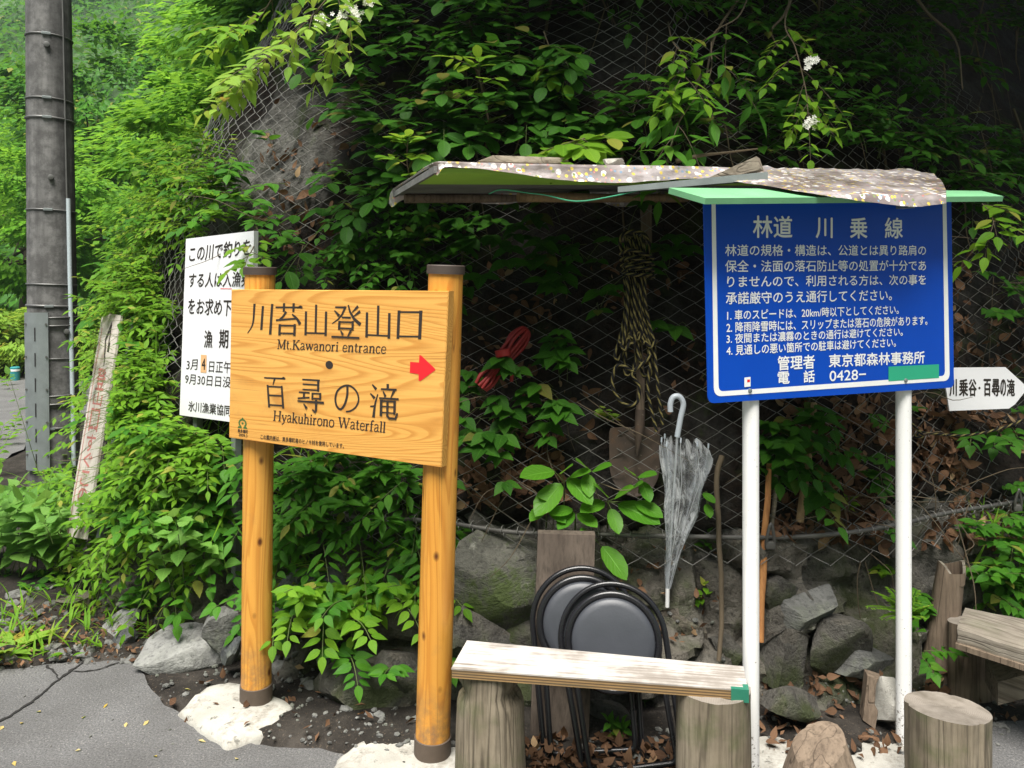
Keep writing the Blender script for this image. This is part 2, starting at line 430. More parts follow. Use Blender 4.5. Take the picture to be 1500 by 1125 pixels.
def m_postpaint():
    g = G('white_post_paint'); v = g.obj(); s_ = g.t.nodes.new('ShaderNodeSeparateXYZ'); g.t.links.new(v, s_.inputs[0])
    low = g.ramp(s_.outputs[2], [(0.02, 1), (0.28, 0)]); n = g.noise(v, 110, 4, 0.7); st = g.noise(g.obj(scale=(40, 40, 1.5)), 1.0, 4, 0.6)
    sp = g.ramp(g.math('ADD', n, g.math('MULTIPLY', low, 0.14)), [(0.66, 0), (0.70, 1)])
    c = g.mix(g.math('MULTIPLY', sp, 0.8), (0.80, 0.80, 0.78), (0.12, 0.10, 0.075))
    c = g.mix(g.ramp(st, [(0.55, 0), (0.75, 0.35)]), c, (0.45, 0.43, 0.36))
    return g.done(g.pbr(c, 0.42, g.bump(n, 0.05, 0.002)))
M['post_paint'] = m_postpaint()
M['white_letter'] = m_plain('white_letter', (0.80, 0.81, 0.80), 0.55, var=0.05, bump=0.0)
M['sticker_green'] = m_plain('sticker_green', (0.02, 0.36, 0.20), 0.5, var=0.08)
M['sticker_orange'] = m_plain('sticker_orange', (0.72, 0.42, 0.20), 0.6, var=0.12)
M['board'] = m_wood('cypress_board', (0.76, 0.435, 0.12), (0.70, 0.36, 0.08), (0.42, 0.15, 0.018), 'x', rings=52, sc=4.4, rough=0.42, fibre=0.35, stretch=0.075, crack=0.5)
M['post_wood'] = m_wood('varnished_post', (0.72, 0.375, 0.078), (0.64, 0.30, 0.048), (0.42, 0.145, 0.016), 'z', rings=16, sc=9, rough=0.42, fibre=0.3, stretch=0.07, knots=True, crack=0.8)
M['post_cap'] = m_plain('brown_cap', (0.055, 0.04, 0.032), 0.6, var=0.2)
M['post_sleeve'] = m_plain('brown_sleeve', (0.085, 0.062, 0.045), 0.7, var=0.3, scale=30)
def m_blue():
    g = G('blue_enamel'); v = g.obj()
    n = g.noise(v, 4, 5, 0.6); sc_ = g.noise(g.obj(scale=(30, 30, 90), rot=(0, 0.5, 0)), 1.0, 5, 0.75)
    c = g.mix(n, (0.0005, 0.052, 0.40), (0.001, 0.070, 0.48))
    c = g.mix(g.ramp(sc_, [(0.70, 0), (0.76, 0.6)]), c, (0.25, 0.35, 0.6))
    return g.done(g.pbr(c, 0.38, g.bump(n, 0.05, 0.003), spec=0.22))
M['blue'] = m_blue()
M['notice'] = m_plain('notice_white', (0.80, 0.80, 0.82), 0.45, var=0.05, scale=4)
M['mint'] = m_plain('mint_paint', (0.17, 0.43, 0.21), 0.6, var=0.3, scale=9)
M['grass_green_paint'] = m_plain('green_fascia_paint', (0.36, 0.62, 0.08), 0.55, var=0.2)
M['grey_board'] = m_weathered('grey_board', (0.16, 0.16, 0.155), (0.22, 0.22, 0.21), (0.09, 0.09, 0.085), 'x', crack=False)
M['old_board_paint'] = None
def m_oldboard():
    g = G('faded_board'); v = g.obj()
    n = g.noise(v, 5, 6, 0.65); e = g.noise(g.obj(scale=(20, 20, 3)), 1.0, 5, 0.7)
    c = g.mix(n, (0.42, 0.38, 0.33), (0.60, 0.55, 0.50))
    c = g.mix(g.ramp(e, [(0.52, 0), (0.68, 0.7)]), c, (0.20, 0.12, 0.09))
    return g.done(g.pbr(c, 0.8, g.bump(e, 0.2, 0.003), spec=0.2))
M['old_board_paint'] = m_oldboard()
M['faded_red'] = m_plain('faded_red', (0.40, 0.14, 0.12), 0.8, var=0.4, scale=40)
M['log'] = m_weathered('old_log', (0.17, 0.14, 0.098), (0.29, 0.245, 0.18), (0.065, 0.052, 0.036), 'z', green=0.45)
M['dark_wood'] = m_weathered('dark_wood', (0.082, 0.064, 0.050), (0.135, 0.108, 0.086), (0.038, 0.030, 0.024), 'z', crack=False)
M['brown_timber'] = m_weathered('brown_timber', (0.16, 0.118, 0.085), (0.235, 0.18, 0.13), (0.06, 0.045, 0.032), 'z', crack=True)
M['grey_timber'] = m_weathered('grey_timber', (0.24, 0.20, 0.15), (0.38, 0.33, 0.26), (0.09, 0.07, 0.05), 'x')
M['pale_timber'] = m_weathered('pale_timber', (0.22, 0.195, 0.155), (0.32, 0.285, 0.235), (0.075, 0.06, 0.045), 'x', green=0.25)
M['bench_top'] = m_weathered('worn_white_bench', (0.30, 0.272, 0.24), (0.41, 0.38, 0.345), (0.16, 0.135, 0.11), 'x', crack=False, wear=(0.46, 0.435, 0.405))
def m_ply():
    g = G('plywood_edge')
    v = g.a('TexCoord', 'Object'); s = g.t.nodes.new('ShaderNodeSeparateXYZ'); g.t.links.new(v, s.inputs[0])
    w = g.math('FRACT', g.math('MULTIPLY', s.outputs[2], 130.0)); n = g.noise(g.obj(scale=(6, 60, 100)), 1.0, 4, 0.7)
    c = g.mix(g.ramp(w, [(0.3, 0), (0.5, 1), (0.8, 1), (1.0, 0)]), (0.34, 0.21, 0.085), (0.10, 0.06, 0.03))
    c = g.mix(g.ramp(n, [(0.45, 0), (0.7, 0.7)]), c, (0.10, 0.08, 0.045))
    return g.done(g.pbr(c, 0.85, g.bump(w, 0.3, 0.002)))
M['plywood'] = m_ply()
def m_endgrain():
    g = G('log_end'); v = g.a('TexCoord', 'Object')
    n = g.noise(v, 12, 5, 0.6)
    s = g.t.nodes.new('ShaderNodeSeparateXYZ'); g.t.links.new(v, s.inputs[0])
    r_ = g.math('SQRT', g.math('ADD', g.math('POWER', s.outputs[0], 2.0), g.math('POWER', s.outputs[1], 2.0)))
    w = g.math('FRACT', g.math('ADD', g.math('MULTIPLY', r_, 210.0), g.math('MULTIPLY', n, 2.0)))
    c = g.mix(w, (0.20, 0.175, 0.145), (0.265, 0.235, 0.20)); c = g.mix(g.ramp(n, [(0.45, 0), (0.7, 0.8)]), c, (0.10, 0.085, 0.065))
    return g.done(g.pbr(c, 0.9, g.bump(g.math('ADD', w, n), 0.4, 0.004), spec=0.2))
M['log_end'] = m_endgrain()
M['green_tape'] = m_plain('green_tape', (0.02, 0.16, 0.10), 0.45, var=0.2)
M['stool_black'] = m_plain('stool_black_paint', (0.010, 0.010, 0.012), 0.26, var=0.2, bump=0.02)
M['vinyl'] = m_plain('black_vinyl', (0.042, 0.046, 0.055), 0.45, var=0.15, scale=12, bump=0.08)
M['rust_steel'] = None
def m_shovel():
    g = G('rusty_blade'); v = g.obj(); n = g.noise(v, 9, 7, 0.7); f = g.noise(v, 70, 4, 0.7)
    c = g.ramp(n, [(0.3, (0.055, 0.045, 0.04)), (0.55, (0.10, 0.07, 0.052)), (0.72, (0.16, 0.085, 0.045))])
    c = g.mix(g.ramp(f, [(0.64, 0), (0.7, 0.7)]), c, (0.30, 0.26, 0.2))
    return g.done(g.pbr(c, 0.65, g.bump(f, 0.25, 0.002), 0.35))
M['rust_steel'] = m_shovel()
def m_rope():
    g = G('tiger_rope')
    uv = g.a('TexCoord', 'UV'); s = g.t.nodes.new('ShaderNodeSeparateXYZ'); g.t.links.new(uv, s.inputs[0])
    w = g.math('FRACT', g.math('ADD', g.math('MULTIPLY', s.outputs[0], 24.0), g.math('MULTIPLY', s.outputs[1], 2.0)))
    c = g.mix(g.ramp(w, [(0.58, 0), (0.64, 1)]), (0.007, 0.007, 0.007), (0.135, 0.115, 0.04))
    st = g.math('FRACT', g.math('ADD', g.math('MULTIPLY', s.outputs[0], 84.0), g.math('MULTIPLY', s.outputs[1], 3.0)))
    return g.done(g.pbr(c, 0.85, g.bump(g.math('ABSOLUTE', g.math('SUBTRACT', st, 0.5)), 0.6, 0.004), spec=0.2))
M['tiger_rope'] = m_rope()
M['red_hose'] = m_plain('red_hose', (0.26, 0.012, 0.010), 0.55, var=0.3, scale=20)
M['bamboo'] = m_weathered('old_bamboo', (0.30, 0.20, 0.10), (0.40, 0.28, 0.15), (0.14, 0.09, 0.045), 'z', rough=0.6, crack=False)
M['orange_stick'] = m_weathered('split_bamboo', (0.45, 0.20, 0.07), (0.55, 0.27, 0.10), (0.25, 0.10, 0.04), 'z', crack=False)
M['umbrella_shaft'] = m_plain('umbrella_shaft', (0.62, 0.64, 0.66), 0.3, 0.6, var=0.05)
M['umbrella_white'] = m_plain('umbrella_handle', (0.48, 0.53, 0.58), 0.3, var=0.04)
def m_vinylclear():
    g = G('clear_vinyl'); n = g.noise(g.obj(scale=(22, 22, 9)), 1.0, 5, 0.7, 0.8)
    gl = g.a('MixShader', i0=0.45, i1=g.pbr((0.86, 0.88, 0.90), 0.15, g.bump(n, 0.8, 0.01), spec=0.9), i2=g.a('BsdfTranslucent', Color=(0.88, 0.90, 0.92)))
    tr = g.a('BsdfTransparent', Color=(0.93, 0.94, 0.95))
    fac = g.ramp(n, [(0.38, 0.06), (0.50, 0.17), (0.60, 0.80)])
    return g.done(g.a('MixShader', i0=fac, i1=tr, i2=gl))
M['clear_vinyl'] = m_vinylclear()
def m_tarp():
    g = G('floral_tablecloth'); v = g.obj()
    wob = g.noise(v, 3, 4, 0.6)
    c = g.mix(g.ramp(wob, [(0.40, 0), (0.62, 1)]), (0.50, 0.455, 0.455), (0.20, 0.16, 0.15))
    for sc_, col, th, off in ((27, (0.85, 0.83, 0.80), 0.30, 0), (37, (0.75, 0.58, 0.10), 0.24, 3), (40, (0.60, 0.22, 0.20), 0.17, 7), (34, (0.20, 0.30, 0.42), 0.17, 12), (31, (0.22, 0.28, 0.12), 0.17, 21)):
        vv = g.obj(loc=(off, off * 0.7, off * 1.3))
        d = g.a('TexVoronoi', 'Distance', Vector=vv, Scale=float(sc_))
        d = g.math('ADD', d, g.math('MULTIPLY', g.math('SUBTRACT', g.noise(vv, 60, 2), 0.5), 0.25))
        c = g.mix(g.ramp(d, [(th - 0.03, 1), (th, 0)]), c, col)
    dirt = g.noise(g.obj(scale=(4, 4, 12)), 1.0, 6, 0.7)
    c = g.mix(g.ramp(dirt, [(0.46, 0), (0.66, 0.85)]), c, (0.075, 0.055, 0.04))
    return g.done(g.pbr(c, 0.38, g.bump(g.noise(v, 14, 4, 0.6), 0.4, 0.012), spec=0.5))
M['tarp'] = m_tarp()
M['bollard'] = m_plain('teal_paint', (0.03, 0.22, 0.24), 0.4)
M['litter_wrap'] = m_plain('wrapper', (0.6, 0.65, 0.75), 0.3)
M['twine'] = m_plain('green_twine', (0.05, 0.33, 0.18), 0.5)
M['rust'] = m_plain('rusty_iron', (0.15, 0.06, 0.03), 0.85, var=0.4, scale=30)
M['crack'] = m_plain('crack_dark', (0.012, 0.011, 0.010), 0.95, var=0.2)

# ------------------------------------------------------------------ helpers: leaves
def leaf_template(kind):
    if kind == 'low':
        v = [(0, 0, 0), (0.45, -0.5, 0.06), (1, 0, -0.10), (0.45, 0.5, 0.06)]
        return np.array(v), [(0, 1, 2), (0, 2, 3)], [(0, 0), (0.45, -1), (1, 0), (0.45, 1)]
    prof = {'ovate': ([0.10, 0.28, 0.50, 0.72, 0.89], [0.30, 0.50, 0.46, 0.28, 0.10]),
            'oval': ([0.08, 0.26, 0.50, 0.74, 0.91], [0.22, 0.42, 0.50, 0.42, 0.20]),
            'lance': ([0.10, 0.25, 0.45, 0.68, 0.86], [0.22, 0.44, 0.50, 0.32, 0.13]),
            'heart': ([-0.04, 0.16, 0.40, 0.68, 0.88], [0.34, 0.50, 0.44, 0.22, 0.08]),
            'tooth': ([0.10, 0.28, 0.50, 0.72, 0.89], [0.32, 0.52, 0.47, 0.28, 0.10])}[kind]
    v = [(0, 0, 0)]; uv = [(0, 0)]; fs = []
    ts, hs = prof
    if kind == 'tooth':                     # serrated margin
        ts2, hs2 = [], []
        for i in range(13):
            t = 0.05 + 0.90 * i / 12
            h = np.interp(t, [0] + ts + [1], [0] + hs + [0])
            ts2.append(t); hs2.append(h * (1.06 if i % 2 else 0.90))
        ts, hs = ts2, hs2
    n = len(ts)
    for t, h in zip(ts, hs):
        fold = 0.16
        v += [(max(t, 0.02), 0, -0.02), (t, -h, fold * h), (t, h, fold * h)]
        uv += [(t, 0), (t, -1), (t, 1)]
    v.append((1, 0, 0)); uv.append((1, 0)); tip = len(v) - 1
    fs += [(0, 2, 1), (0, 1, 3)]
    for i in range(n - 1):
        a, b = 1 + 3 * i, 4 + 3 * i
        fs += [(a, a + 1, b + 1, b), (a, b, b + 2, a + 2)]
    a = 1 + 3 * (n - 1)
    fs += [(a, a + 1, tip), (a, tip, a + 2)]
    return np.array(v, float), fs, uv
TPL = {k: leaf_template(k) for k in ('low', 'ovate', 'oval', 'lance', 'heart', 'tooth')}

class Leaves:
    def __init__(s, seed=0):
        s.d = {}; s.st = MB(); s.rng = random.Random(seed)
    def leaf(s, kind, p, d, n, L, W, curl=0.15):
        s.d.setdefault(kind, []).append((p[0], p[1], p[2], d[0], d[1], d[2], n[0], n[1], n[2], L, W, curl))
    def count(s):
        return sum(len(x) for x in s.d.values())
    def stem(s, pts, r0, r1, sides=4):
        n = len(pts); s.st.tube(pts, [r0 + (r1 - r0) * i / (n - 1) for i in range(n)], sides, caps=False)
    def mesh(s, name, mats):
        VV, LI, LS, UV = [], [], [], []
        vo = lo = 0
        for kind, rows in s.d.items():
            A = np.array(rows, float); T, fs, uv = TPL[kind]
            X = A[:, 3:6]; X /= np.linalg.norm(X, axis=1, keepdims=True) + 1e-9
            Z = A[:, 6:9] - X * (A[:, 6:9] * X).sum(1, keepdims=True)
            nz = np.linalg.norm(Z, axis=1, keepdims=True); bad = nz[:, 0] < 1e-3
            Z[bad] = np.cross(X[bad], (0.3, 0.9, 0.1)); nz = np.linalg.norm(Z, axis=1, keepdims=True); Z /= nz
            Y = np.cross(Z, X)
            L, W, C = A[:, 9:10], A[:, 10:11], A[:, 11:12]
            P = (A[:, None, 0:3] + X[:, None, :] * (T[None, :, 0:1] * L[:, :, None])
                 + Y[:, None, :] * (T[None, :, 1:2] * W[:, :, None])
                 + Z[:, None, :] * (T[None, :, 2:3] * W[:, :, None] - C[:, :, None] * L[:, :, None] * T[None, :, 0:1] ** 2))
            N, k = len(A), len(T)
            VV.append(P.reshape(-1, 3))
            idx = np.concatenate([np.array(f) for f in fs]); tot = np.array([len(f) for f in fs])
            LI.append((idx[None, :] + (np.arange(N) * k)[:, None] + vo).reshape(-1))
            st = np.concatenate([[0], np.cumsum(tot)[:-1]])
            LS.append((st[None, :] + (np.arange(N) * len(idx))[:, None] + lo).reshape(-1))
            uvl = np.array(uv, float)[idx]
            UV.append(np.tile(uvl, (N, 1)))
            vo += N * k; lo += N * len(idx)
        nl = vo
        matidx = [0] * sum(len(x) for x in LS)
        if s.st.f:
            VV.append(np.array(s.st.v, float))
            idx = np.concatenate([np.array(f) for f in s.st.f]) + vo; tot = np.array([len(f) for f in s.st.f])
            LI.append(idx); LS.append(np.concatenate([[0], np.cumsum(tot)[:-1]]) + lo)
            UV.append(np.zeros((len(idx), 2))); matidx += [1] * len(tot)
        V = np.concatenate(VV); LI = np.concatenate(LI); LS = np.concatenate(LS); UV = np.concatenate(UV)
        me = bpy.data.meshes.new(name)
        me.vertices.add(len(V)); me.vertices.foreach_set('co', V.astype(np.float32).ravel())
        me.loops.add(len(LI)); me.loops.foreach_set('vertex_index', LI.astype(np.int32))
        me.polygons.add(len(LS)); me.polygons.foreach_set('loop_start', LS.astype(np.int32))
        for m in mats: me.materials.append(m)
        me.polygons.foreach_set('material_index', np.array(matidx, np.int32))
        me.polygons.foreach_set('use_smooth', np.ones(len(LS), bool))
        me.update(calc_edges=True)
        ul = me.uv_layers.new(name='UVMap'); ul.data.foreach_set('uv', UV.astype(np.float32).ravel())
        me.update()
        return me
    def build(s, name, leaf_mat, stem_mat, parent=None, origin=None):
        return link(name, s.mesh(name, [leaf_mat, stem_mat]), parent, origin)
    def plant(s, name, leaf_mat, stem_mat, root, leafname='leaves'):
        """leaves and stems as two parts of a plant"""
        st = s.st; s.st = MB()
        s.build(leafname, leaf_mat, stem_mat, root)
        if st.f: st.build('stem', stem_mat, root, smooth=180)
    def sprig(s, p0, d, L, n, lL, lW, kind='ovate', droop=0.25, arr='opp', spread=0.9, taper=0.25, up=(0, 0, 1), upw=0.8, start=0.15, r=0.0016, curl=0.15, tip=True, jit=0.25, bell=False):
        rg = s.rng
        p0 = Vector(p0); d = Vector(d).normalized(); up = Vector(up)
        def P(t): return p0 + d * (L * t) + Vector((0, 0, -droop * L * t * t))
        s.stem([P(t / 5) for t in range(6)], r, r * 0.45)
        for i in range(n):
            t = start + (1 - start) * (i + 0.6) / (n + 0.2)
            p = P(t); T = (P(min(1, t + 0.05)) - P(t - 0.05)).normalized()
            S = T.cross(up)
            if S.length < 0.35: S = T.cross(Vector((rg.uniform(-1, 1), rg.uniform(-1, 1), 0.2)))
            S.normalize()
            if abs(T.z) > 0.75:             # upright stem: decussate pairs
                S = Matrix.Rotation(i * 1.571 + rg.uniform(-.3, .3), 3, T) @ S
            sz = (1 - taper * t) * rg.uniform(0.75, 1.15)
            if bell: sz *= math.sin(math.pi * min(1, 0.12 + 0.88 * (1 - t) ** 0.8))
            sides = (1, -1) if arr == 'opp' else ((1,) if i % 2 else (-1,))
            for q in sides:
                dd = T * (1 - spread * 0.6) + S * q * spread + Vector((rg.uniform(-jit, jit), rg.uniform(-jit, jit), rg.uniform(-jit, jit) - 0.12))
                nn = up * upw + Vector((rg.uniform(-jit, jit), rg.uniform(-jit, jit) - 0.35, rg.uniform(-jit, jit) * 0.5))
                pp = p + dd.normalized() * lL * 0.10
                s.leaf(kind, pp, dd, nn, lL * sz, lW * sz, curl * rg.uniform(0.4, 1.7))
        if tip:
            T = (P(1) - P(0.9)).normalized()
            s.leaf(kind, P(1), T + Vector((0, 0, -0.1)), up + Vector((rg.uniform(-jit, jit), -0.3, 0)), lL * (1 - taper) * 1.05, lW * (1 - taper) * 1.05, curl)

# ================================================================== TERRAIN
from mathutils.bvhtree import BVHTree
FOOT = crv([(-3.9, 16, 0), (-3.4, 12, 0), (-3.15, 9, 0), (-3.0, 7, 0), (-2.85, 5.7, 0), (-2.52, 4.6, 0), (-2.05, 3.85, 0), (-1.5, 3.42, 0), (-.75, 3.12, 0), (0, 2.92, 0), (.6, 2.82, 0), (1.1, 2.87, 0), (1.8, 3.12, 0), (2.6, 3.55, 0), (3.6, 4.3, 0), (5.2, 5.8, 0), (8, 8, 0)], 12)
FL = [0.0]
for a_, b_ in zip(FOOT, FOOT[1:]): FL.append(FL[-1] + (b_ - a_).length)
SMAX = FL[-1]
import bisect
def foot(s):
    s = min(max(s, 0.0), SMAX - 1e-6); i = max(0, bisect.bisect_right(FL, s) - 1); i = min(i, len(FOOT) - 2)
    t = (s - FL[i]) / (FL[i + 1] - FL[i]); p = FOOT[i].lerp(FOOT[i + 1], t)
    i0, i1 = max(i - 2, 0), min(i + 3, len(FOOT) - 1)
    d = (FOOT[i1] - FOOT[i0]).normalized()
    return p, Vector((-d.y, d.x, 0))
def s_at_x(x):
    return min((abs(p.x - x), l) for p, l in zip(FOOT, FL) if p.y < 9)[1]
WALL_H = 0.62
def off(h):
    o = 0.34 * min(h, WALL_H)
    if h > WALL_H: o += 0.27 * (min(h, 2.0) - WALL_H)
    if h > 2.0: o += 0.48 * (min(h, 3.6) - 2.0)
    if h > 3.6: o += 0.55 * (h - 3.6)
    return o
def surf(s, h, out=0.0):
    p, n = foot(s)
    return p + n * (off(h) - out) + Vector((0, 0, h)), n
def fbm(p, sc, oct_=4):
    return noise.fractal(Vector(p) * sc, 0.9, 2.0, oct_)
def bank_disp(p):
    return 0.11 * fbm(p, 0.9, 3) + 0.07 * (0.45 - abs(fbm(Vector(p) + Vector((3, 1, 7)), 2.3, 3))) + 0.045 * fbm(p, 3.5, 4) + 0.02 * abs(fbm(p, 9.0, 2))

# embankment: rows up the slope then a plateau behind
ss = []
s = 0.0
while s < SMAX:
    ss.append(s); p, _ = foot(s)
    s += 0.045 if (p.y < 6.2 and p.x < 3.2) else 0.3
hs = [0.45 + 0.05 * i for i in range(66)] + [4.0, 4.6, 5.2, 6.0, 7.0]
rows = []
for h in hs:
    row = []
    for s in ss:
        q, n = surf(s, h)
        row.append(q - n * (bank_disp(q) - max(0.0, 0.66 + 0.06 * fbm((q.x, q.y, 1), 2.5, 3) - h) * 1.3))
    rows.append(row)
rows.append([surf(s, 7.0)[0] + foot(s)[1] * 9 + Vector((0, 0, 1.5)) for s in ss])
bank_mb = MB().grid(rows)
bank_bvh = BVHTree.FromPolygons([Vector(v) for v in bank_mb.v], bank_mb.f)
tag(bank_mb.build('embankment', M['bank'], smooth=180), kind='structure')

# the rock face at its foot
def wall_disp(p):
    q = Vector(p); q = q + Vector((fbm(q, 2.0, 2), fbm(q + Vector((9, 1, 4)), 2.0, 2), fbm(q + Vector((2, 7, 3)), 2.0, 2))) * 0.07
    d, pts = noise.voronoi(Vector((q.x * 3.6, q.y * 3.6, q.z * 4.4)))
    c = pts[0]; k = noise.cell_vector(c * 7.3 + Vector((3.1, 1.7, 9.2)))
    e = min(1.0, max(0.0, (d[1] - d[0]) * 4.0))
    tilt = (Vector((q.x * 3.6, q.y * 3.6, q.z * 4.4)) - c).dot(k - Vector((.5, .5, .5)))
    return 0.085 * (k.x - 0.4) + 0.095 * tilt + 0.06 * e + 0.042 * fbm(p, 6, 4) + 0.020 * fbm(p, 20, 4) - 0.035
ws = []
s = 0.0
while s < SMAX - 3:
    ws.append(s); p, _ = foot(s)
    s += 0.022 if (p.y < 4.6 and p.x < 3.0) else 0.2
rows = []
for i in range(37):
    h = -0.12 + 0.88 * i / 36
    row = []
    for s in ws:
        q, n = surf(s, max(h, 0)); q.z = h
        fade = 1.0 if h < 0.6 else max(0.0, 1 - (h - 0.6) / 0.16)
        row.append(q - n * (wall_disp(q) * fade - (1 - fade) * 0.08))
    rows.append(row)
wall_mb = MB().grid(rows)
wall_bvh = BVHTree.FromPolygons([Vector(v) for v in wall_mb.v], wall_mb.f)
tag(wall_mb.build('rock_face', M['wall_rock'], smooth=38), 'low mossy natural rock face below the wire netting, behind the stools and posts', 'rock face', kind='structure')

# road outline (plan)
edge = [(9, 6.5), (5, 4.6), (3.2, 3.25), (1.9, 2.86), (1.62, 2.76), (1.25, 2.36), (.6, 2.22), (0, 2.3), (-.35, 2.5), (-.59, 2.63), (-.885, 2.68), (-1.175, 2.85), (-1.42, 3.08), (-1.545, 3.25), (-1.78, 3.25), (-2.05, 3.19), (-2.5, 3.2), (-3.2, 3.55), (-3.9, 4.7), (-4.35, 6.5), (-4.9, 9), (-5.5, 11.2), (-6.3, 12.3), (-9, 12.9), (-14, 13.2), (-24, 14)]
ec = crv([(x, y, 0) for x, y in edge], 14)
rg = random.Random(4)
road_poly = []
for p in ec:
    k = 0.022 if p.y < 4.5 else 0.06
    road_poly.append((p.x + k * fbm((p.x, p.y, 3.3), 7, 3), p.y + k * fbm((p.x, p.y, 8.1), 7, 3)))
road_poly += [(-24, -14), (16, -14), (16, 4)]
def in_road(x, y):
    c = False; n = len(road_poly); j = n - 1
    for i in range(n):
        xi, yi = road_poly[i]; xj, yj = road_poly[j]
        if (yi > y) != (yj > y) and x < (xj - xi) * (y - yi) / (yj - yi) + xi: c = not c
        j = i
    return c
mb = MB(); mb.add([(x, y, 0.0) for x, y in road_poly], [tuple(range(len(road_poly)))])
road = tag(mb.build('road', M['road']), kind='structure')
if road.data.polygons[0].normal.z < 0: road.data.flip_normals()

def gz(x, y):
    """soil height beside the road"""
    m = 0.10 * math.exp(-((x + 2.5) ** 2 / 0.5 + (y - 4.1) ** 2 / 0.8)) + 0.05 * math.exp(-((x - .4) ** 2 / 1.6 + (y - 2.75) ** 2 / 0.03))
    return m + 0.014 * fbm((x, y, 0.5), 3, 4) + 0.006 * fbm((x, y, 2.5), 16, 3)
xs = [-400, -120, -40, -20, -12, -9, -7.5] + [-6.5 + 0.07 * i for i in range(150)] + [4.6, 5.5, 8, 14, 40, 120, 400]
ys = [-200, -40, -12, -4, -1, 1] + [1.9 + 0.055 * i for i in range(64)] + [5.6 + 0.3 * i for i in range(20)] + [13, 16, 25, 60, 200, 700]
rows = []
for y in ys:
    row = []
    for x in xs:
        far = x < -6.5 or x > 4.5 or y > 11.8 or y < 1.5
        ir = in_road(x, y)
        row.append((x, y, -0.05 if ir else ((-0.02 if abs(x) < 30 and y < 16 else -0.1) if far else gz(x, y))))
    rows.append(row)
g_mb = MB().grid(rows)
g_bvh = BVHTree.FromPolygons([Vector(v) for v in g_mb.v], g_mb.f)
tag(g_mb.build('ground', M['soil'], smooth=180), kind='structure')

def cast(px, py, bvhs=None):
    """where the line of sight of a photo pixel meets the terrain"""
    best = None
    for b in (bvhs or (bank_bvh, wall_bvh, g_bvh)):
        loc, n, i, d = b.ray_cast(Vector((0, 0, EYE)), ray(px, py).normalized())
        if loc is not None and (best is None or d < best[2]):
            if n.dot(ray(px, py)) > 0: n = -n
            best = (loc, n, d)
    return best

# cracks in the asphalt
def crack(pix, w):
    pts = crv([gnd(x, y) for x, y in pix], 9)
    L_, R_ = [], []
    for i, p in enumerate(pts):
        t = (pts[min(i + 1, len(pts) - 1)] - pts[max(i - 1, 0)]).normalized(); nn = Vector((-t.y, t.x, 0))
        q = p + nn * 0.012 * fbm(p, 18, 3); k = w * (0.45 + 0.55 * abs(fbm(p, 25, 2)) * 2) * min(1, (i + 1) / 4)
        L_.append(q + nn * k + Vector((0, 0, .004))); R_.append(q - nn * k + Vector((0, 0, .004)))
    m = MB().grid([L_, R_])
    o = m.build('crack', M['crack'], road)
BASIS[road.name] = Matrix.Identity(4)
crack([(-60, 1080), (0, 1056), (25, 1043), (60, 1018), (85, 997), (110, 980), (125, 968)], 0.007)
crack([(105, 985), (140, 982), (160, 975), (190, 966)], 0.005)
crack([(85, 997), (80, 985), (70, 975)], 0.004)

# concrete round the posts
def pad(name, pts, label, hgt=0.018, seed=0):
    c = sum((Vector(p) for p in pts), Vector()) / len(pts)
    out = crv([*pts, pts[0]], 7)[:-1]
    rows = []
    for k, f in enumerate((1.03, 1.0, 0.93, 0.75, 0.5, 0.25, 0.02)):
        z = (-0.03, 0.004, 0.6, 0.85, 0.95, 1.0, 1.0)[k]
        row = []
        for i, p in enumerate(out):
            q = c + (p - c) * f * (1 + (0.06 * fbm(p + Vector((seed, 0, 0)), 14, 4) if k < 4 else 0))
            row.append(Vector((q.x, q.y, (z * hgt if k > 1 else z) + (0.006 * fbm(q, 12, 3) if k > 1 else 0))))
        row.append(row[0]); rows.append(row)
    return tag(MB().grid(rows, flip=True).build(name, M['concrete'], origin=(c.x, c.y, 0), smooth=180), label, 'concrete pad')
pad('concrete_footing', [gnd(*p) for p in ((262, 1048), (300, 1012), (350, 1006), (400, 1022), (428, 1045), (395, 1075), (340, 1098), (318, 1090), (285, 1068))], 'irregular pale concrete footing around the left wooden post of the yellow wood sign', 0.032, 1)
pad('concrete_footing', [gnd(*p) for p in ((480, 1135), (520, 1095), (590, 1080), (650, 1084), (700, 1110), (690, 1180), (600, 1200), (500, 1180))], 'pale concrete footing around the right wooden post, beside the plank bench', 0.03, 2)
pad('concrete_footing', [gnd(*p) for p in ((1030, 1075), (1100, 1052), (1165, 1057), (1178, 1085), (1180, 1120), (1120, 1180), (1040, 1170), (1015, 1110))], 'white concrete footing around the white post nearest the bench', 0.03, 3)
pad('concrete_footing', [gnd(*p) for p in ((1235, 1085), (1270, 1074), (1310, 1090), (1345, 1100), (1350, 1140), (1280, 1165), (1225, 1130))], 'pale concrete footing around the white post behind the stump', 0.02, 4)

# ================================================================== WOODEN TRAIL SIGN
def stroke(mb, pts, w0, w1, z, place, smooth=False):
    """ribbon of varying width in glyph space; z lifts later strokes off earlier ones"""
    P = [Vector((x, y, 0)) for x, y in pts]
    if smooth and len(P) > 2: P = crv(P, 5)
    n = len(P); A, B = [], []
    for i, p in enumerate(P):
        a = (P[i] - P[i - 1]).normalized() if i else None
        b = (P[i + 1] - P[i]).normalized() if i < n - 1 else None
        if a is None: t, k = b, 1
        elif b is None: t, k = a, 1
        else:
            t = (a + b).normalized() if (a + b).length > 1e-3 else a
            k = min(1.6, 1 / max(0.4, t.dot(a)))
        nn = Vector((-t.y, t.x, 0)); w = (w0 + (w1 - w0) * i / (n - 1)) / 2 * k
        A.append(p + nn * w); B.append(p - nn * w)
    mb.grid([[place(q.x, q.y, z) for q in A], [place(q.x, q.y, z) for q in B]])
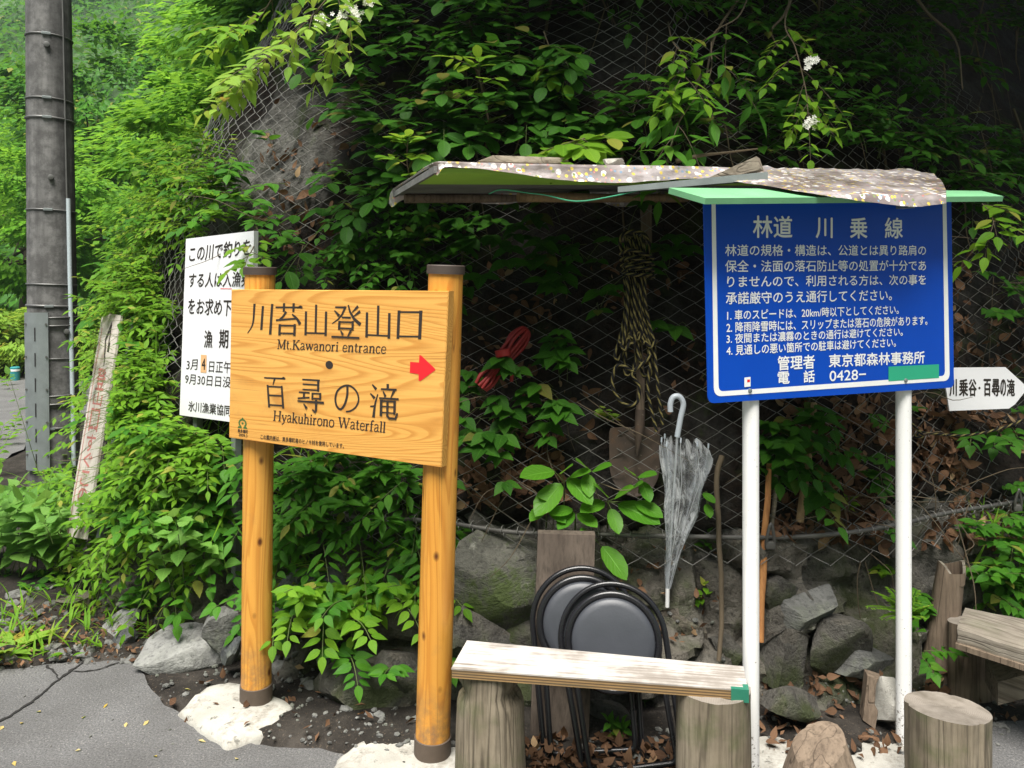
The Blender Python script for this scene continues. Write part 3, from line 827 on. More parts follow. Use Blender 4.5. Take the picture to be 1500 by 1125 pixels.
KANJI = {
 'kawa': [([(22, 2), (22, 55), (16, 78), (2, 98)], 9, 3), ([(56, 9), (56, 86)], 9, 9), ([(92, 2), (92, 100)], 9, 10)],
 'koke': [([(0, 13), (100, 13)], 5, 6), ([(33, 0), (33, 27)], 9, 8), ([(70, 0), (70, 27)], 9, 8), ([(43, 26), (30, 42), (14, 53)], 8, 5), ([(4, 53), (82, 47)], 6, 5), ([(66, 34), (84, 47), (98, 64)], 5, 11),
          ([(20, 65), (20, 100)], 9, 9), ([(16, 69), (82, 69)], 5, 5), ([(78, 64), (78, 100)], 9, 9), ([(20, 93), (78, 93)], 5, 5), ([(86, 13), (97, 9), (104, 14)], 3, 6)],
 'yama': [([(50, 0), (50, 93)], 9, 9), ([(8, 22), (8, 100)], 9, 10), ([(4, 92), (92, 92)], 5, 5), ([(92, 22), (92, 100)], 9, 10)],
 'nobo': [([(8, 8), (47, 8)], 5, 6), ([(46, 5), (34, 30), (20, 45), (0, 58)], 8, 3), ([(6, 18), (24, 34)], 4, 10), ([(55, 0), (62, 20), (78, 42), (101, 58)], 5, 11), ([(90, 3), (70, 22)], 9, 3), ([(98, 18), (76, 34)], 9, 3),
          ([(34, 38), (66, 38)], 5, 6), ([(26, 49), (26, 76)], 8, 8), ([(24, 52), (76, 52)], 5, 5), ([(74, 48), (74, 76)], 8, 8), ([(26, 71), (74, 71)], 5, 5), ([(32, 78), (41, 91)], 4, 9), ([(69, 76), (58, 95)], 9, 3), ([(0, 98), (100, 98)], 6, 6)],
 'guchi': [([(12, 12), (12, 100)], 10, 10), ([(8, 17), (94, 17)], 5, 6), ([(88, 12), (88, 100)], 11, 11), ([(12, 92), (88, 92)], 5, 5)],
 'hyaku': [([(0, 3), (100, 3)], 5, 6), ([(52, 4), (41, 26)], 9, 3), ([(15, 26), (15, 101)], 9, 10), ([(12, 31), (88, 31)], 5, 5), ([(84, 27), (84, 101)], 9, 10), ([(15, 60), (84, 60)], 5, 5), ([(15, 92), (84, 92)], 5, 5), ([(86, 3), (96, -1), (104, 4)], 3, 6)],
 'hiro': [([(16, 3), (84, 3)], 5, 5), ([(78, 1), (78, 37)], 9, 8), ([(18, 17), (78, 17)], 4.5, 4.5), ([(18, 33), (78, 33)], 4.5, 4.5), ([(4, 42), (46, 42)], 4.5, 5), ([(24, 42), (24, 57)], 8, 8), ([(0, 61), (46, 56)], 5, 5),
          ([(57, 41), (57, 62)], 7, 7), ([(55, 43), (90, 43)], 4.5, 5), ([(87, 40), (87, 61)], 8, 7), ([(57, 58), (87, 58)], 4.5, 4.5), ([(0, 69), (102, 69)], 5, 7), ([(72, 62), (72, 92), (68, 99), (58, 92)], 9, 5), ([(24, 76), (37, 90)], 4, 10)],
 'no': [([(52, 6), (51, 40), (40, 75), (24, 92), (9, 80), (4, 54), (13, 25), (38, 6), (64, 5), (88, 24), (96, 52), (86, 78), (66, 94), (46, 99)], 9, 6)],
 'taki': [([(6, 2), (21, 16)], 4, 10), ([(0, 29), (16, 43)], 4, 10), ([(27, 30), (18, 60), (13, 100)], 4, 10), ([(0, 68), (14, 66)], 4, 5), ([(62, -2), (62, 13)], 9, 8), ([(38, 14), (94, 14)], 5, 6), ([(46, 20), (55, 36)], 4, 9), ([(86, 15), (74, 38)], 9, 3), ([(32, 41), (102, 41)], 5, 6),
          ([(40, 45), (40, 94)], 9, 9), ([(38, 49), (92, 49)], 5, 5), ([(88, 46), (88, 87)], 9, 8), ([(40, 65), (88, 65)], 4, 4), ([(40, 83), (88, 83)], 4, 4), ([(63, 49), (63, 92), (70, 99), (92, 99), (99, 82)], 8, 6)],
}
LAT = {  # advance, strokes (pts, w0, w1); y up, cap 100, x-height 66
 'M': (98, [([(14, 0), (14, 100)], 6, 6), ([(12, 100), (46, 6)], 15, 13), ([(46, 8), (80, 100)], 6, 6), ([(81, 0), (81, 100)], 14, 14), ([(2, 3), (27, 3)], 6, 6), ([(66, 3), (96, 3)], 6, 6), ([(0, 97), (18, 97)], 6, 6), ([(78, 97), (96, 97)], 6, 6)]),
 't': (42, [([(17, 86), (17, 14), (24, 4), (38, 7)], 13, 7), ([(2, 63), (36, 63)], 7, 7)]),
 '.': (28, [([(12, 0), (12, 13)], 13, 13)]),
 'K': (86, [([(17, 0), (17, 100)], 14, 14), ([(24, 46), (68, 98)], 7, 7), ([(32, 58), (74, 2)], 15, 15), ([(2, 3), (33, 3)], 6, 6), ([(2, 97), (33, 97)], 6, 6), ([(54, 97), (82, 97)], 6, 6), ([(60, 3), (88, 3)], 6, 6)]),
 'a': (58, [([(7, 54), (16, 65), (30, 66), (40, 58), (42, 46), (42, 10), (54, 3)], 8, 9), ([(42, 42), (22, 34), (8, 22), (11, 6), (24, 2), (42, 14)], 7, 8)]),
 'w': (88, [([(8, 65), (27, 2)], 14, 12), ([(27, 2), (44, 60)], 6, 6), ([(43, 65), (63, 2)], 14, 12), ([(63, 2), (79, 65)], 6, 6), ([(0, 63), (21, 63)], 6, 6), ([(34, 63), (52, 63)], 6, 6), ([(70, 63), (88, 63)], 6, 6)]),
 'n': (66, [([(14, 0), (14, 66)], 13, 13), ([(14, 50), (26, 63), (40, 62), (48, 52), (48, 0)], 8, 13), ([(2, 3), (27, 3)], 6, 6), ([(37, 3), (62, 3)], 6, 6), ([(2, 63), (14, 63)], 6, 6)]),
 'o': (62, [([(30, 66), (13, 58), (7, 33), (13, 8), (30, 0), (47, 8), (54, 33), (47, 58), (30, 66)], 10, 10)]),
 'r': (48, [([(14, 0), (14, 66)], 13, 13), ([(14, 46), (24, 61), (40, 62)], 8, 11), ([(2, 3), (29, 3)], 6, 6), ([(2, 63), (14, 63)], 6, 6)]),
 'i': (33, [([(15, 0), (15, 66)], 13, 13), ([(15, 82), (15, 96)], 13, 13), ([(2, 3), (29, 3)], 6, 6), ([(2, 63), (15, 63)], 6, 6)]),
 'e': (56, [([(10, 36), (46, 36), (44, 56), (29, 66), (13, 58), (7, 33), (13, 8), (29, 1), (50, 11)], 7, 9)]),
 'c': (52, [([(45, 53), (29, 65), (13, 58), (7, 33), (13, 8), (29, 1), (47, 11)], 10, 9)]),
 'H': (96, [([(17, 0), (17, 100)], 14, 14), ([(77, 0), (77, 100)], 14, 14), ([(17, 51), (77, 51)], 7, 7)] + [([(x, y), (x + 29, y)], 6, 6) for x in (2, 63) for y in (3, 97)]),
 'y': (62, [([(8, 65), (31, 4)], 14, 12), ([(54, 65), (28, -16), (8, -26)], 7, 9), ([(0, 63), (22, 63)], 6, 6), ([(40, 63), (62, 63)], 6, 6)]),
 'k': (66, [([(14, 0), (14, 100)], 13, 13), ([(20, 28), (48, 63)], 7, 7), ([(26, 38), (56, 2)], 14, 14), ([(2, 3), (27, 3)], 6, 6), ([(2, 97), (14, 97)], 6, 6), ([(36, 63), (60, 63)], 6, 6), ([(44, 3), (68, 3)], 6, 6)]),
 'u': (66, [([(14, 66), (14, 14), (23, 3), (36, 4), (49, 16)], 13, 7), ([(49, 0), (49, 66)], 13, 13), ([(2, 63), (14, 63)], 6, 6), ([(36, 63), (49, 63)], 6, 6), ([(49, 3), (62, 3)], 6, 6)]),
 'h': (66, [([(14, 0), (14, 100)], 13, 13), ([(14, 50), (26, 63), (40, 62), (48, 52), (48, 0)], 8, 13), ([(2, 3), (27, 3)], 6, 6), ([(37, 3), (62, 3)], 6, 6), ([(2, 97), (14, 97)], 6, 6)]),
 'W': (128, [([(12, 98), (38, 2)], 15, 13), ([(38, 2), (64, 96)], 6, 6), ([(60, 98), (88, 2)], 15, 13), ([(88, 2), (116, 98)], 6, 6), ([(0, 97), (29, 97)], 6, 6), ([(48, 97), (74, 97)], 6, 6), ([(102, 97), (128, 97)], 6, 6)]),
 'f': (40, [([(15, 0), (15, 78), (24, 96), (40, 93)], 13, 9), ([(2, 63), (34, 63)], 6, 6), ([(2, 3), (30, 3)], 6, 6)]),
 'l': (32, [([(15, 0), (15, 100)], 13, 13), ([(2, 3), (29, 3)], 6, 6), ([(2, 97), (15, 97)], 6, 6)]),
 ' ': (36, []),
}
class Face:
    """plane of a sign face: text and marks placed from photo pixels"""
    def __init__(s, fr, y): s.fr, s.y = fr, y
    def p(s, px, py, lift=0.0): return s.fr.hit(px, py, s.y) - s.fr.n * lift
    def box(s, bl, br, tl, lift=0.001):
        a, b, c = s.p(*bl, lift), s.p(*br, lift), s.p(*tl, lift)
        return lambda u, v, z=0.0: a + (b - a) * u + (c - a) * v - s.fr.n * z
def text_mesh(body, bold=0.0):
    cu = bpy.data.curves.new('lettering_curve', 'FONT'); cu.body = body; cu.offset = bold; cu.resolution_u = 3
    o = bpy.data.objects.new('lettering_curve', cu); COL.objects.link(o)
    me = bpy.data.meshes.new_from_object(o.evaluated_get(bpy.context.evaluated_depsgraph_get()))
    vs = [v.co.copy() for v in me.vertices]; fs = [tuple(p.vertices) for p in me.polygons]
    bpy.data.objects.remove(o); bpy.data.curves.remove(cu); bpy.data.meshes.remove(me)
    x0, x1 = min(v.x for v in vs), max(v.x for v in vs); y0, y1 = min(v.y for v in vs), max(v.y for v in vs)
    return [((v.x - x0) / (x1 - x0), (v.y - y0) / (y1 - y0)) for v in vs], fs
def put_text(mb, body, place, bold=0.0):
    """bold by laying slightly shifted copies over each other, each a hair prouder"""
    vs, fs = text_mesh(body)
    W = (place(1, 0) - place(0, 0)).length; H = (place(0, 1) - place(0, 0)).length
    b = bold * H * 1.15
    sh = ((0, 0),) if b <= 0 else ((0, 0), (b, 0), (-b, 0), (0, b), (0, -b))
    for k, (dx, dy) in enumerate(sh):
        mb.add([place(u + dx / W, v + dy / H, k * 0.00006) for u, v in vs], fs)

trail = Frame(gnd(375, 1035), gnd(633, 1115))
rt = empty('trail_sign', trail.o, 'yellow cypress wood trail sign on two round varnished posts with a red arrow', 'sign', ang=trail.ang)
FY = -0.078
fc = Face(trail, FY)
# the board
TLc, TRc, BRc, BLc = fc.p(338.5, 424), fc.p(657, 426.5), fc.p(646, 685), fc.p(335, 641)
mb = MB()
def bilin(u, v): return (BLc * (1 - u) + BRc * u) * (1 - v) + (TLc * (1 - u) + TRc * u) * v
e_ = 0.003
def bq(u, v, d):
    return bilin(u, v) + trail.n * d
fr_ = [bq(a, b, 0) for a, b in ((e_, e_), (1 - e_, e_), (1 - e_, 1 - e_), (e_, 1 - e_))]
md_ = [bq(a, b, 0.003) for a, b in ((0, 0), (1, 0), (1, 1), (0, 1))]
bk_ = [bq(a, b, 0.034) for a, b in ((0, 0), (1, 0), (1, 1), (0, 1))]
vs = fr_ + md_ + bk_
fs = [(0, 1, 2, 3), (11, 10, 9, 8)] + [(i + 4, (i + 1) % 4 + 4, (i + 1) % 4, i) for i in range(4)] + [(i + 8, (i + 1) % 4 + 8, (i + 1) % 4 + 4, i + 4) for i in range(4)]
board = MB().add(vs, fs).build('board', M['board'], rt)
# lettering: place boxes given in photo pixels as bottom-left, bottom-right, top-left
mb = MB()
GB = [('kawa', (362, 489), (399, 490), (365, 444)), ('koke', (402, 491), (440, 492), (404, 444)), ('yama', (445, 491), (480, 492), (446, 446)), ('nobo', (486, 494), (527, 496), (488, 446)), ('yama', (534, 494), (573, 496), (535, 447)), ('guchi', (578, 496), (620, 497), (580, 449)),
      ('hyaku', (390, 596), (420, 598), (387, 552)), ('hiro', (436, 602), (474, 605), (437, 554)), ('no', (490, 602), (527, 605), (490, 562)), ('taki', (542, 611), (583, 614), (543, 562))]
for key, bl, br, tl in GB:
    pl = fc.box(bl, br, tl, 0.0008)
    for i, (pts, w0, w1) in enumerate(KANJI[key]):
        stroke(mb, pts, w0, w1, i * 0.00012, lambda x, y, z, pl=pl: pl(x / 100, 1 - y / 100, z), key in ('no', 'kawa') or len(pts) == 3)
    if key in ('guchi', 'taki'): mb.build('lettering', M['ink'], board); mb = MB()
def latin(mb, body, bl, br, tl):
    W = sum(LAT[c][0] for c in body); pl = fc.box(bl, br, tl, 0.0008); x0 = 0
    for c in body:
        adv, st = LAT[c]
        for i, (pts, w0, w1) in enumerate(st):
            stroke(mb, pts, w0 * 1.12, w1 * 1.12, i * 0.00012, lambda x, y, z: pl((x0 + x) / W, y / 100, z), len(pts) > 3)
        x0 += adv
latin(mb, 'Mt.Kawanori entrance', (406, 511), (566, 518), (407, 497))
mb.build('lettering', M['ink'], board); mb = MB()
latin(mb, 'Hyakuhirono Waterfall', (400, 616), (565, 634), (401, 601))
mb.build('lettering', M['ink'], board); mb = MB()
dp = fc.box((477, 540), (488, 541), (477, 528), 0.0008)
mb.add([dp(.5 + .5 * math.cos(k * math.pi / 12), .5 + .5 * math.sin(k * math.pi / 12)) for k in range(24)], [tuple(range(24))])
mb.build('lettering', M['ink'], board); mb = MB()
put_text(mb, 'この案内板は、奥多摩町産のヒノキ材を使用しています。', fc.box((382, 643), (504, 657), (382, 636)), 0.01)
mb.build('lettering', M['ink'], board); mb = MB()
put_text(mb, '奥多摩町', fc.box((348.5, 633), (363.5, 635), (348.5, 628)), 0.02)
put_text(mb, '2009.3', fc.box((350, 638.5), (362.5, 640.5), (350, 634.5)), 0.02)
mb.build('lettering', M['ink'], board)
mb = MB()
ap = lambda x, y: fc.p(x, y, 0.001)
mb.add([ap(*q) for q in ((601, 530), (614, 531), (614.5, 520), (617, 520.5), (637.5, 540), (638, 542), (616, 558), (613.5, 557.5), (613.5, 548), (600.5, 546))], [tuple(range(9, -1, -1))])
mb.build('arrow', M['red'], board)
# emblem: ring with a dot, two leaves under it and a knob on top
mb = MB()
ep = fc.box((348, 627), (363, 629), (348, 611), 0.0009)
def arcband(mb, ep, cx, cy, r0, r1, a0, a1, n=20):
    A = [ep(cx + r0 * math.cos(a0 + (a1 - a0) * k / n), cy + r0 * math.sin(a0 + (a1 - a0) * k / n)) for k in range(n + 1)]
    B = [ep(cx + r1 * math.cos(a0 + (a1 - a0) * k / n), cy + r1 * math.sin(a0 + (a1 - a0) * k / n)) for k in range(n + 1)]
    mb.grid([A, B])
arcband(mb, ep, .5, .5, .26, .40, R(-55), R(235))
arcband(mb, ep, .5, .5, 0.005, .10, 0, 2 * math.pi)
arcband(mb, ep, .5, .93, 0.005, .09, 0, 2 * math.pi)
mb.add([ep(*q) for q in ((.02, .02), (.42, .05), (.40, .22), (.10, .20))], [(0, 1, 2, 3)]); mb.add([ep(*q) for q in ((.58, .05), (.98, .02), (.90, .20), (.60, .22))], [(0, 1, 2, 3)])
mb.build('emblem', M['green_mark'], board)
# posts
def round_post(b, t, r, root, z0, z1):
    ax = (t - b)
    P = lambda z: b + ax * (z / ax.z)
    wood = MB()
    wood.tube([P(z0), P(z0 + .3), P(z0 + .8), P(z1)], r, 40, caps=True)
    po = wood.build('post', M['post_wood'], root, smooth=40)
    MB().tube([P(z1 - .002), P(z1 + .024), P(z1 + .027)], [r + .006, r + .006, r + .003], 40).build('cap', M['post_cap'], po, smooth=40)
    MB().tube([P(0.0), P(z0 - .001), P(z0)], [r + .004, r + .004, r + .001], 40).build('sleeve', M['post_sleeve'], po, smooth=40)
    return po
round_post(trail.w(0, 0, 0), trail.w(0.02, 0, 1.6), 0.0535, rt, 0.085, 1.575)
round_post(trail.w(trail.len, 0, 0), trail.w(trail.len + 0.052, 0, 1.6), 0.0555, rt, 0.085, 1.575)

# ================================================================== BLUE FOREST-ROAD NOTICE
bl = Frame((.718, 2.40), (1.302, 2.655))
rb = empty('road_notice_board', bl.o, 'blue enamelled forest road notice board on white posts under a mint green roof', 'sign', ang=bl.ang)
fb = Face(bl, -0.034)
q = [fb.p(1030.5, 290), fb.p(1393.5, 290), fb.p(1397.5, 567.5), fb.p(1037.5, 591)]     # TL TR BR BL
def rrect(TL, TR, BR, BL, r=0.03, n=6):
    """outline with rounded lower corners, ccw from the front"""
    out = []
    c = [(TL, 0.002), (BL, r), (BR, r), (TR, 0.002)]
    for i, (p, rr) in enumerate(c):
        a = (c[i - 1][0] - p).normalized(); b = (c[(i + 1) % 4][0] - p).normalized()
        for k in range(n + 1):
            t = k / n; out.append(p + a * rr * (1 - t) ** 2 + b * rr * t ** 2)
    return out
pan = MB().prism(rrect(q[0], q[1], q[2], q[3], 0.022), bl.n * 0.004).build('panel', M['blue'], rb)
MB().prism([p + bl.n * 0.005 for p in rrect(*[a + (b - a) * 0.03 for a, b in ((q[0], q[2]), (q[1], q[3]), (q[2], q[0]), (q[3], q[1]))], 0.02)], bl.n * 0.014).build('backing_frame', M['galv'], rb)
# border line
def border(rect_o, rect_i):
    o = rrect(*rect_o, 0.028); i = rrect(*rect_i, 0.018); n = len(o)
    m = MB(); m.add(o + i, [(k, k + n, (k + 1) % n + n, (k + 1) % n) for k in range(n)]); return m
lf = 0.0007
b_o = [fb.p(1042, 293, lf), fb.p(1386, 293, lf), fb.p(1391, 557.5, lf), fb.p(1045.5, 581, lf)]
b_i = [fb.p(1048, 296, lf), fb.p(1380.5, 296, lf), fb.p(1384, 550.5, lf), fb.p(1052.5, 573.5, lf)]
border(b_o, b_i).build('border', M['white_letter'], pan)
mb = MB()
def T(body, bl_, br_, tl_, bold=0.010):
    m_ = MB(); put_text(m_, body, fb.box(bl_, br_, tl_, 0.0008), bold); m_.build('lettering', M['white_letter'], pan)
T('林道', (1103, 348), (1160, 348), (1103, 316), 0.016); T('川', (1195, 348.5), (1219, 348.5), (1195, 319), 0.018); T('乗', (1245, 349), (1270, 349), (1245, 319), 0.016); T('線', (1296, 349), (1322, 349), (1296, 319), 0.014)
T('林道の規格・構造は、公道とは異り路肩の', (1062, 375), (1356, 374), (1062, 358))
T('保全・法面の落石防止等の処置が十分であ', (1062, 398.5), (1356, 396.5), (1062, 381))
T('りませんので、利用される方は、次の事を', (1065, 421), (1356, 417), (1065, 404))
T('承諾厳守のうえ通行してください。', (1063, 446), (1306, 440), (1063, 428))
T('1. 車のスピードは、20km/時以下としてください。', (1065, 469.5), (1316, 460), (1065, 454.5), 0.012)
T('2. 降雨降雪時には、スリップまたは落石の危険があります。', (1064, 487.5), (1358, 476), (1064, 472), 0.012)
T('3. 夜間または濃霧のときの通行は避けてください。', (1064, 503.5), (1322, 492), (1064, 489), 0.012)
T('4. 見通しの悪い箇所での駐車は避けてください。', (1064, 521), (1312, 508), (1064, 506), 0.012)
T('管理者', (1139, 542.5), (1193, 539.5), (1139, 522), 0.018); T('東京都森林事務所', (1214, 538), (1354, 532), (1214, 519), 0.018)
T('電', (1139, 562.5), (1156, 561.5), (1139, 545), 0.018); T('話', (1177, 560.5), (1193, 559.5), (1177, 543), 0.018); T('0428−', (1215, 558.5), (1268, 555.5), (1215, 543.5), 0.014)
sp_ = lambda *c: [fb.p(x, y, 0.0013) for x, y in c]
MB().add(sp_((1301, 558.5), (1375, 553.5), (1375, 533.5), (1301, 537)), [(0, 1, 2, 3)]).build('green_sticker', M['sticker_green'], pan)
mb = MB(); mb.add(sp_((1090, 567), (1099, 566), (1099, 552), (1090, 553)), [(0, 1, 2, 3)]); mb.build('torn_sticker', M['white_letter'], pan)
MB().add([fb.p(x, y, 0.0017) for x, y in ((1094, 560), (1098, 559.5), (1098, 555.5), (1094, 556))], [(0, 1, 2, 3)]).build('torn_sticker', M['red'], pan)
for px_, py_ in ((1098, 572), (1326, 557)):
    p = fb.p(px_, py_, 0.0); MB().tube([p, p - bl.n * .005, p - bl.n * .006], [.007, .006, .003], 10).build('bolt', M['galv'], pan)
# posts with caps, front roof
for a, top in ((0.0, 1.80), (bl.len, 1.83)):
    x = a
    MB().tube([bl.w(x, 0, -0.05), bl.w(x, 0, 0.4), bl.w(x - .002, 0, top)], 0.0243, 28).build('post', M['post_paint'], rb, smooth=40)
r_fl, r_bl = Vector((.518, 2.140, 1.773)), Vector((.451, 2.295, 1.819))
r_fr = at(1470, 287.5, 2.606); r_br = at(1438, 279.5, 2.80)
up_ = (r_fr - r_fl).cross(r_bl - r_fl).normalized()
if up_.z < 0: up_ = -up_
MB().prism([r_fl, r_fr, r_br, r_bl], -up_ * 0.017).build('roof', M['mint'], rb)
for a in (0.06, bl.len - 0.06):
    pz = bl.w(a, 0.0, 1.795)
    MB().box(Matrix.Translation(pz) @ Matrix.Rotation(bl.ang, 4, 'Z'), 0.03, 0.16, 0.02).build('roof_bracket', M['galv'], rb)

# ================================================================== CANOPY (lean-to) AND WHAT LIES ON IT
cA = Vector((-.235, 2.50, 1.905)); ce = Vector((.944, .328, 0.036)); cn = Vector((-.328, .944, -0.012))
CL, CW = 2.02, 0.66
def cp(u, v, z=0.0): return cA + ce * u + cn * v + Vector((0, 0, z))
rc = empty('lean_to_roof', cp(0, 0, 0) * 1.0, 'flat lean-to roof of grey and green boards beside the blue notice board', 'roof')
MB().prism([cp(0, .285), cp(CL, .285), cp(CL, CW), cp(0, CW)], (0, 0, -0.012)).build('panel', M['grey_board'], rc)
MB().prism([cp(0, 0.0), cp(CL, 0.0), cp(CL, .28), cp(0, .28)], (0, 0, -0.016)).build('front_board', M['grass_green_paint'], rc)
MB().prism([cp(-.012, -.01, .004), cp(-.001, -.01, .004), cp(-.001, CW + .01, .004), cp(-.012, CW + .01, .004)], (0, 0, -0.022)).build('side_trim', M['grey_board'], rc)
MB().tube([cp(.42, .42, -.045), cp(.9, .45, -.048), cp(1.25, .47, -.045)], [.020, .017, .018], 10).build('support_pole', M['bamboo'], rc, smooth=60)
MB().tube([cp(0.02, .60, -.030), cp(1.0, .60, -.030), cp(CL - .05, .60, -.030)], .018, 8).build('support_pole', M['brown_timber'], rc, smooth=60)
for u_, v_ in ((1.02, .52), (CL - .12, .60)):
    p = cp(u_, v_, -.02)
    mb = MB(); mb.box(Matrix.Translation((p.x, p.y, (p.z) / 2)), .045, .045, p.z, c=.004); mb.build('prop_post', M['brown_timber'], rc)
# grey rail along the right front of the lean-to
a_, b_ = at(905, 279, 2.60), at(1125, 257, 2.52)
d_ = (b_ - a_); up2 = Vector((0, 0, 1))
mb = MB(); sd_ = d_.cross(up2).normalized()
mb.prism([a_ - up2 * .006, b_ - up2 * .012, b_ + up2 * .012, a_ + up2 * .012], -sd_ * 0.03)
tag(mb.build('rail', M['galv'], origin=a_), 'thin grey metal rail lying along the lean-to front under the timber block', 'rail')
# weathered timber wedge
a_, b_ = at(1040, 268, 2.66), at(1114, 240, 2.58)
mb = MB(); d_ = (b_ - a_).normalized(); sd_ = Vector((d_.y, -d_.x, 0)).normalized(); u3 = sd_.cross(d_).normalized()
if u3.z < 0: u3 = -u3
mb.prism([a_ + sd_ * .03 - u3 * .004, b_ + sd_ * .03 - u3 * .022, b_ + sd_ * .03 + u3 * .022, a_ + sd_ * .03 + u3 * .012], -sd_ * 0.05)
tag(mb.build('timber', M['grey_timber'], origin=a_), 'weathered grey timber offcut sticking up at the joint of the two roofs', 'timber')
# floral cloth: front edge, ridge, back edge, hanging hem
fr_pts = [(641, 257, 2.475), (655, 244, 2.475), (700, 248, 2.495), (760, 255, 2.53), (840, 266, 2.58), (920, 267, 2.62), (1000, 262, 2.68), (1060, 265, 2.62), (1110, 271, 2.42), (1160, 279, 2.31), (1220, 289, 2.32), (1280, 297, 2.36), (1340, 303, 2.42), (1386, 298, 2.47)]
rd_pts = [(628, 246, 2.56), (641, 237, 2.49), (700, 238, 2.515), (760, 239.5, 2.55), (840, 241, 2.60), (920, 242, 2.65), (1000, 243.5, 2.71), (1060, 245, 2.76), (1110, 247, 2.81), (1160, 248, 2.87), (1220, 248, 2.93), (1280, 249, 3.0), (1330, 251, 3.05), (1368, 255, 3.1)]
frc = crv([at(*p) for p in fr_pts], 10); rdc = crv([at(*p) for p in rd_pts], 10)
rows = [[] for _ in range(9)]
nC = len(frc)
def on_roof(px, py, lift=0.008):
    r_ = ray(px, py); c_ = Vector((0, 0, EYE)); return c_ + r_ * ((r_fl + up_ * lift - c_).dot(up_) / r_.dot(up_))
for i in range(nC):
    px_, py_ = proj(frc[i]); rd = rdc[i]
    A9 = [frc[i].lerp(rd, k / 8) + Vector((0, 0, -0.006 * math.sin(math.pi * k / 8))) for k in range(9)]
    if px_ > 1050:                          # lies on the green roof, its end hanging over the front edge
        q_ = min(1.0, (px_ - 1050) / 70.0); q_ = q_ * q_ * (3 - 2 * q_)
        flap = max(0.0, min(1.0, (py_ - 286) / 3.0))
        B0 = on_roof(px_, min(py_, 286.5)); M1 = on_roof(px_, min(py_ - 1.0, 286.0)); M2 = on_roof(px_, min(279.5, py_ - 3))
        if flap > 0:
            low = at(px_, py_, M1.y - 0.012); B0 = B0.lerp(low, flap)
        W9 = [B0, B0.lerp(M1, .5), M1, M1.lerp(M2, .5), M2, M2.lerp(rd, .25), M2.lerp(rd, .5), M2.lerp(rd, .75), rd]
        A9 = [a_.lerp(b_, q_) for a_, b_ in zip(A9, W9)]
    for k in range(9):
        t = k / 8; p = A9[k]
        amp = .010 * (1 - t * .6) if px_ < 1090 else (.003 if k < 5 else .012)
        n_ = fbm(p + Vector((0, 0, t * .1)), 9, 3)
        rows[k].append(p + Vector((0.0, -1, 0.3)) * amp * n_ if px_ < 1090 else p + Vector((0, -.3, 1)) * amp * abs(n_))
for k, (dv, dz) in enumerate(((.12, .004), (.3, .0), (.5, .0), (.66, .0), (.69, -.03), (.70, -.07))):
    row = []
    for i in range(nC):
        u = i / (nC - 1)
        p = rdc[i] + cn * dv * (1 - 0.25 * u) + Vector((0, 0, dz * (0.6 + 0.8 * abs(fbm((u * 9, k, 0), 1.0, 2)))))
        base = cp((p - cA).dot(ce) / ce.dot(ce), (p - cA).dot(cn) / cn.dot(cn))
        if k < 4: p.z = max(p.z, base.z + 0.006 + 0.006 * abs(fbm(p, 8, 2)))
        row.append(p)
    rows.append(row)
tarp = tag(MB().grid(rows).build('tablecloth', M['tarp'], origin=rdc[0], smooth=180), 'faded white floral vinyl tablecloth draped over the lean-to and the green roof', 'tablecloth')
# plank, stone and twine on the roof
p0_, p1_, p2_, p3_ = at(700, 236, 2.78), at(722, 227.5, 2.80), at(832, 231, 2.92), at(833, 239, 2.92)
mb = MB().prism([p0_, at(760, 238, 2.83), p3_, p2_, p1_], (cn.x * .11, cn.y * .11, 0))
tag(mb.build('plank', M['grey_timber'], origin=p0_), 'dark weathered plank lying flat as a weight on top of the floral cloth', 'plank')

def make_rock(name, c, size, rot, mat, seed, label, cat='rock', sub=4, cuts=15, group=None, rough=0.035):
    import bmesh
    bm = bmesh.new(); bmesh.ops.create_icosphere(bm, subdivisions=sub, radius=1.0)
    rg = random.Random(seed); pl = []
    for _ in range(cuts):
        n = Vector((rg.gauss(0, 1), rg.gauss(0, 1), rg.gauss(0, 1))).normalized(); pl.append((n, rg.uniform(0.36, 0.70)))
    Mx = Matrix.Rotation(rot[2], 3, 'Z') @ Matrix.Rotation(rot[1], 3, 'Y') @ Matrix.Rotation(rot[0], 3, 'X')
    so = Vector((seed * 3.7, seed * 1.3, 0))
    for v in bm.verts:
        p = v.co.copy()
        for n, d in pl:
            k = p.dot(n) - d
            if k > 0: p -= n * k * 0.985
        p *= 1 + rough * fbm(p * 1.0 + so, 2.5, 5)
        v.co = Mx @ Vector((p.x * size[0], p.y * size[1], p.z * size[2])) * 0.80
    me = bpy.data.meshes.new(name); bm.to_mesh(me); bm.free()
    me.materials.append(mat); me.polygons.foreach_set('use_smooth', [True] * len(me.polygons)); me.set_sharp_from_angle(angle=R(22))
    o = bpy.data.objects.new(name, me); o.location = c; COL.objects.link(o)
    return tag(o, label, cat, group)
make_rock('stone', at(900, 237, 2.74), (.085, .06, .03), (0, 0, .2), M['concrete'], 5, 'small white stone holding down the floral cloth on the roof', 'stone', 3)
pts = [at(*p) for p in ((716, 284, 2.62), (735, 278, 2.61), (775, 283, 2.60), (800, 286, 2.60), (845, 295, 2.58), (900, 287, 2.60), (945, 276, 2.60), (950, 270, 2.59))]
tag(MB().tube(crv(pts, 4), .0022, 5).build('twine', M['twine'], origin=pts[0]), 'thin green twine sagging under the front edge of the lean-to roof', 'twine')

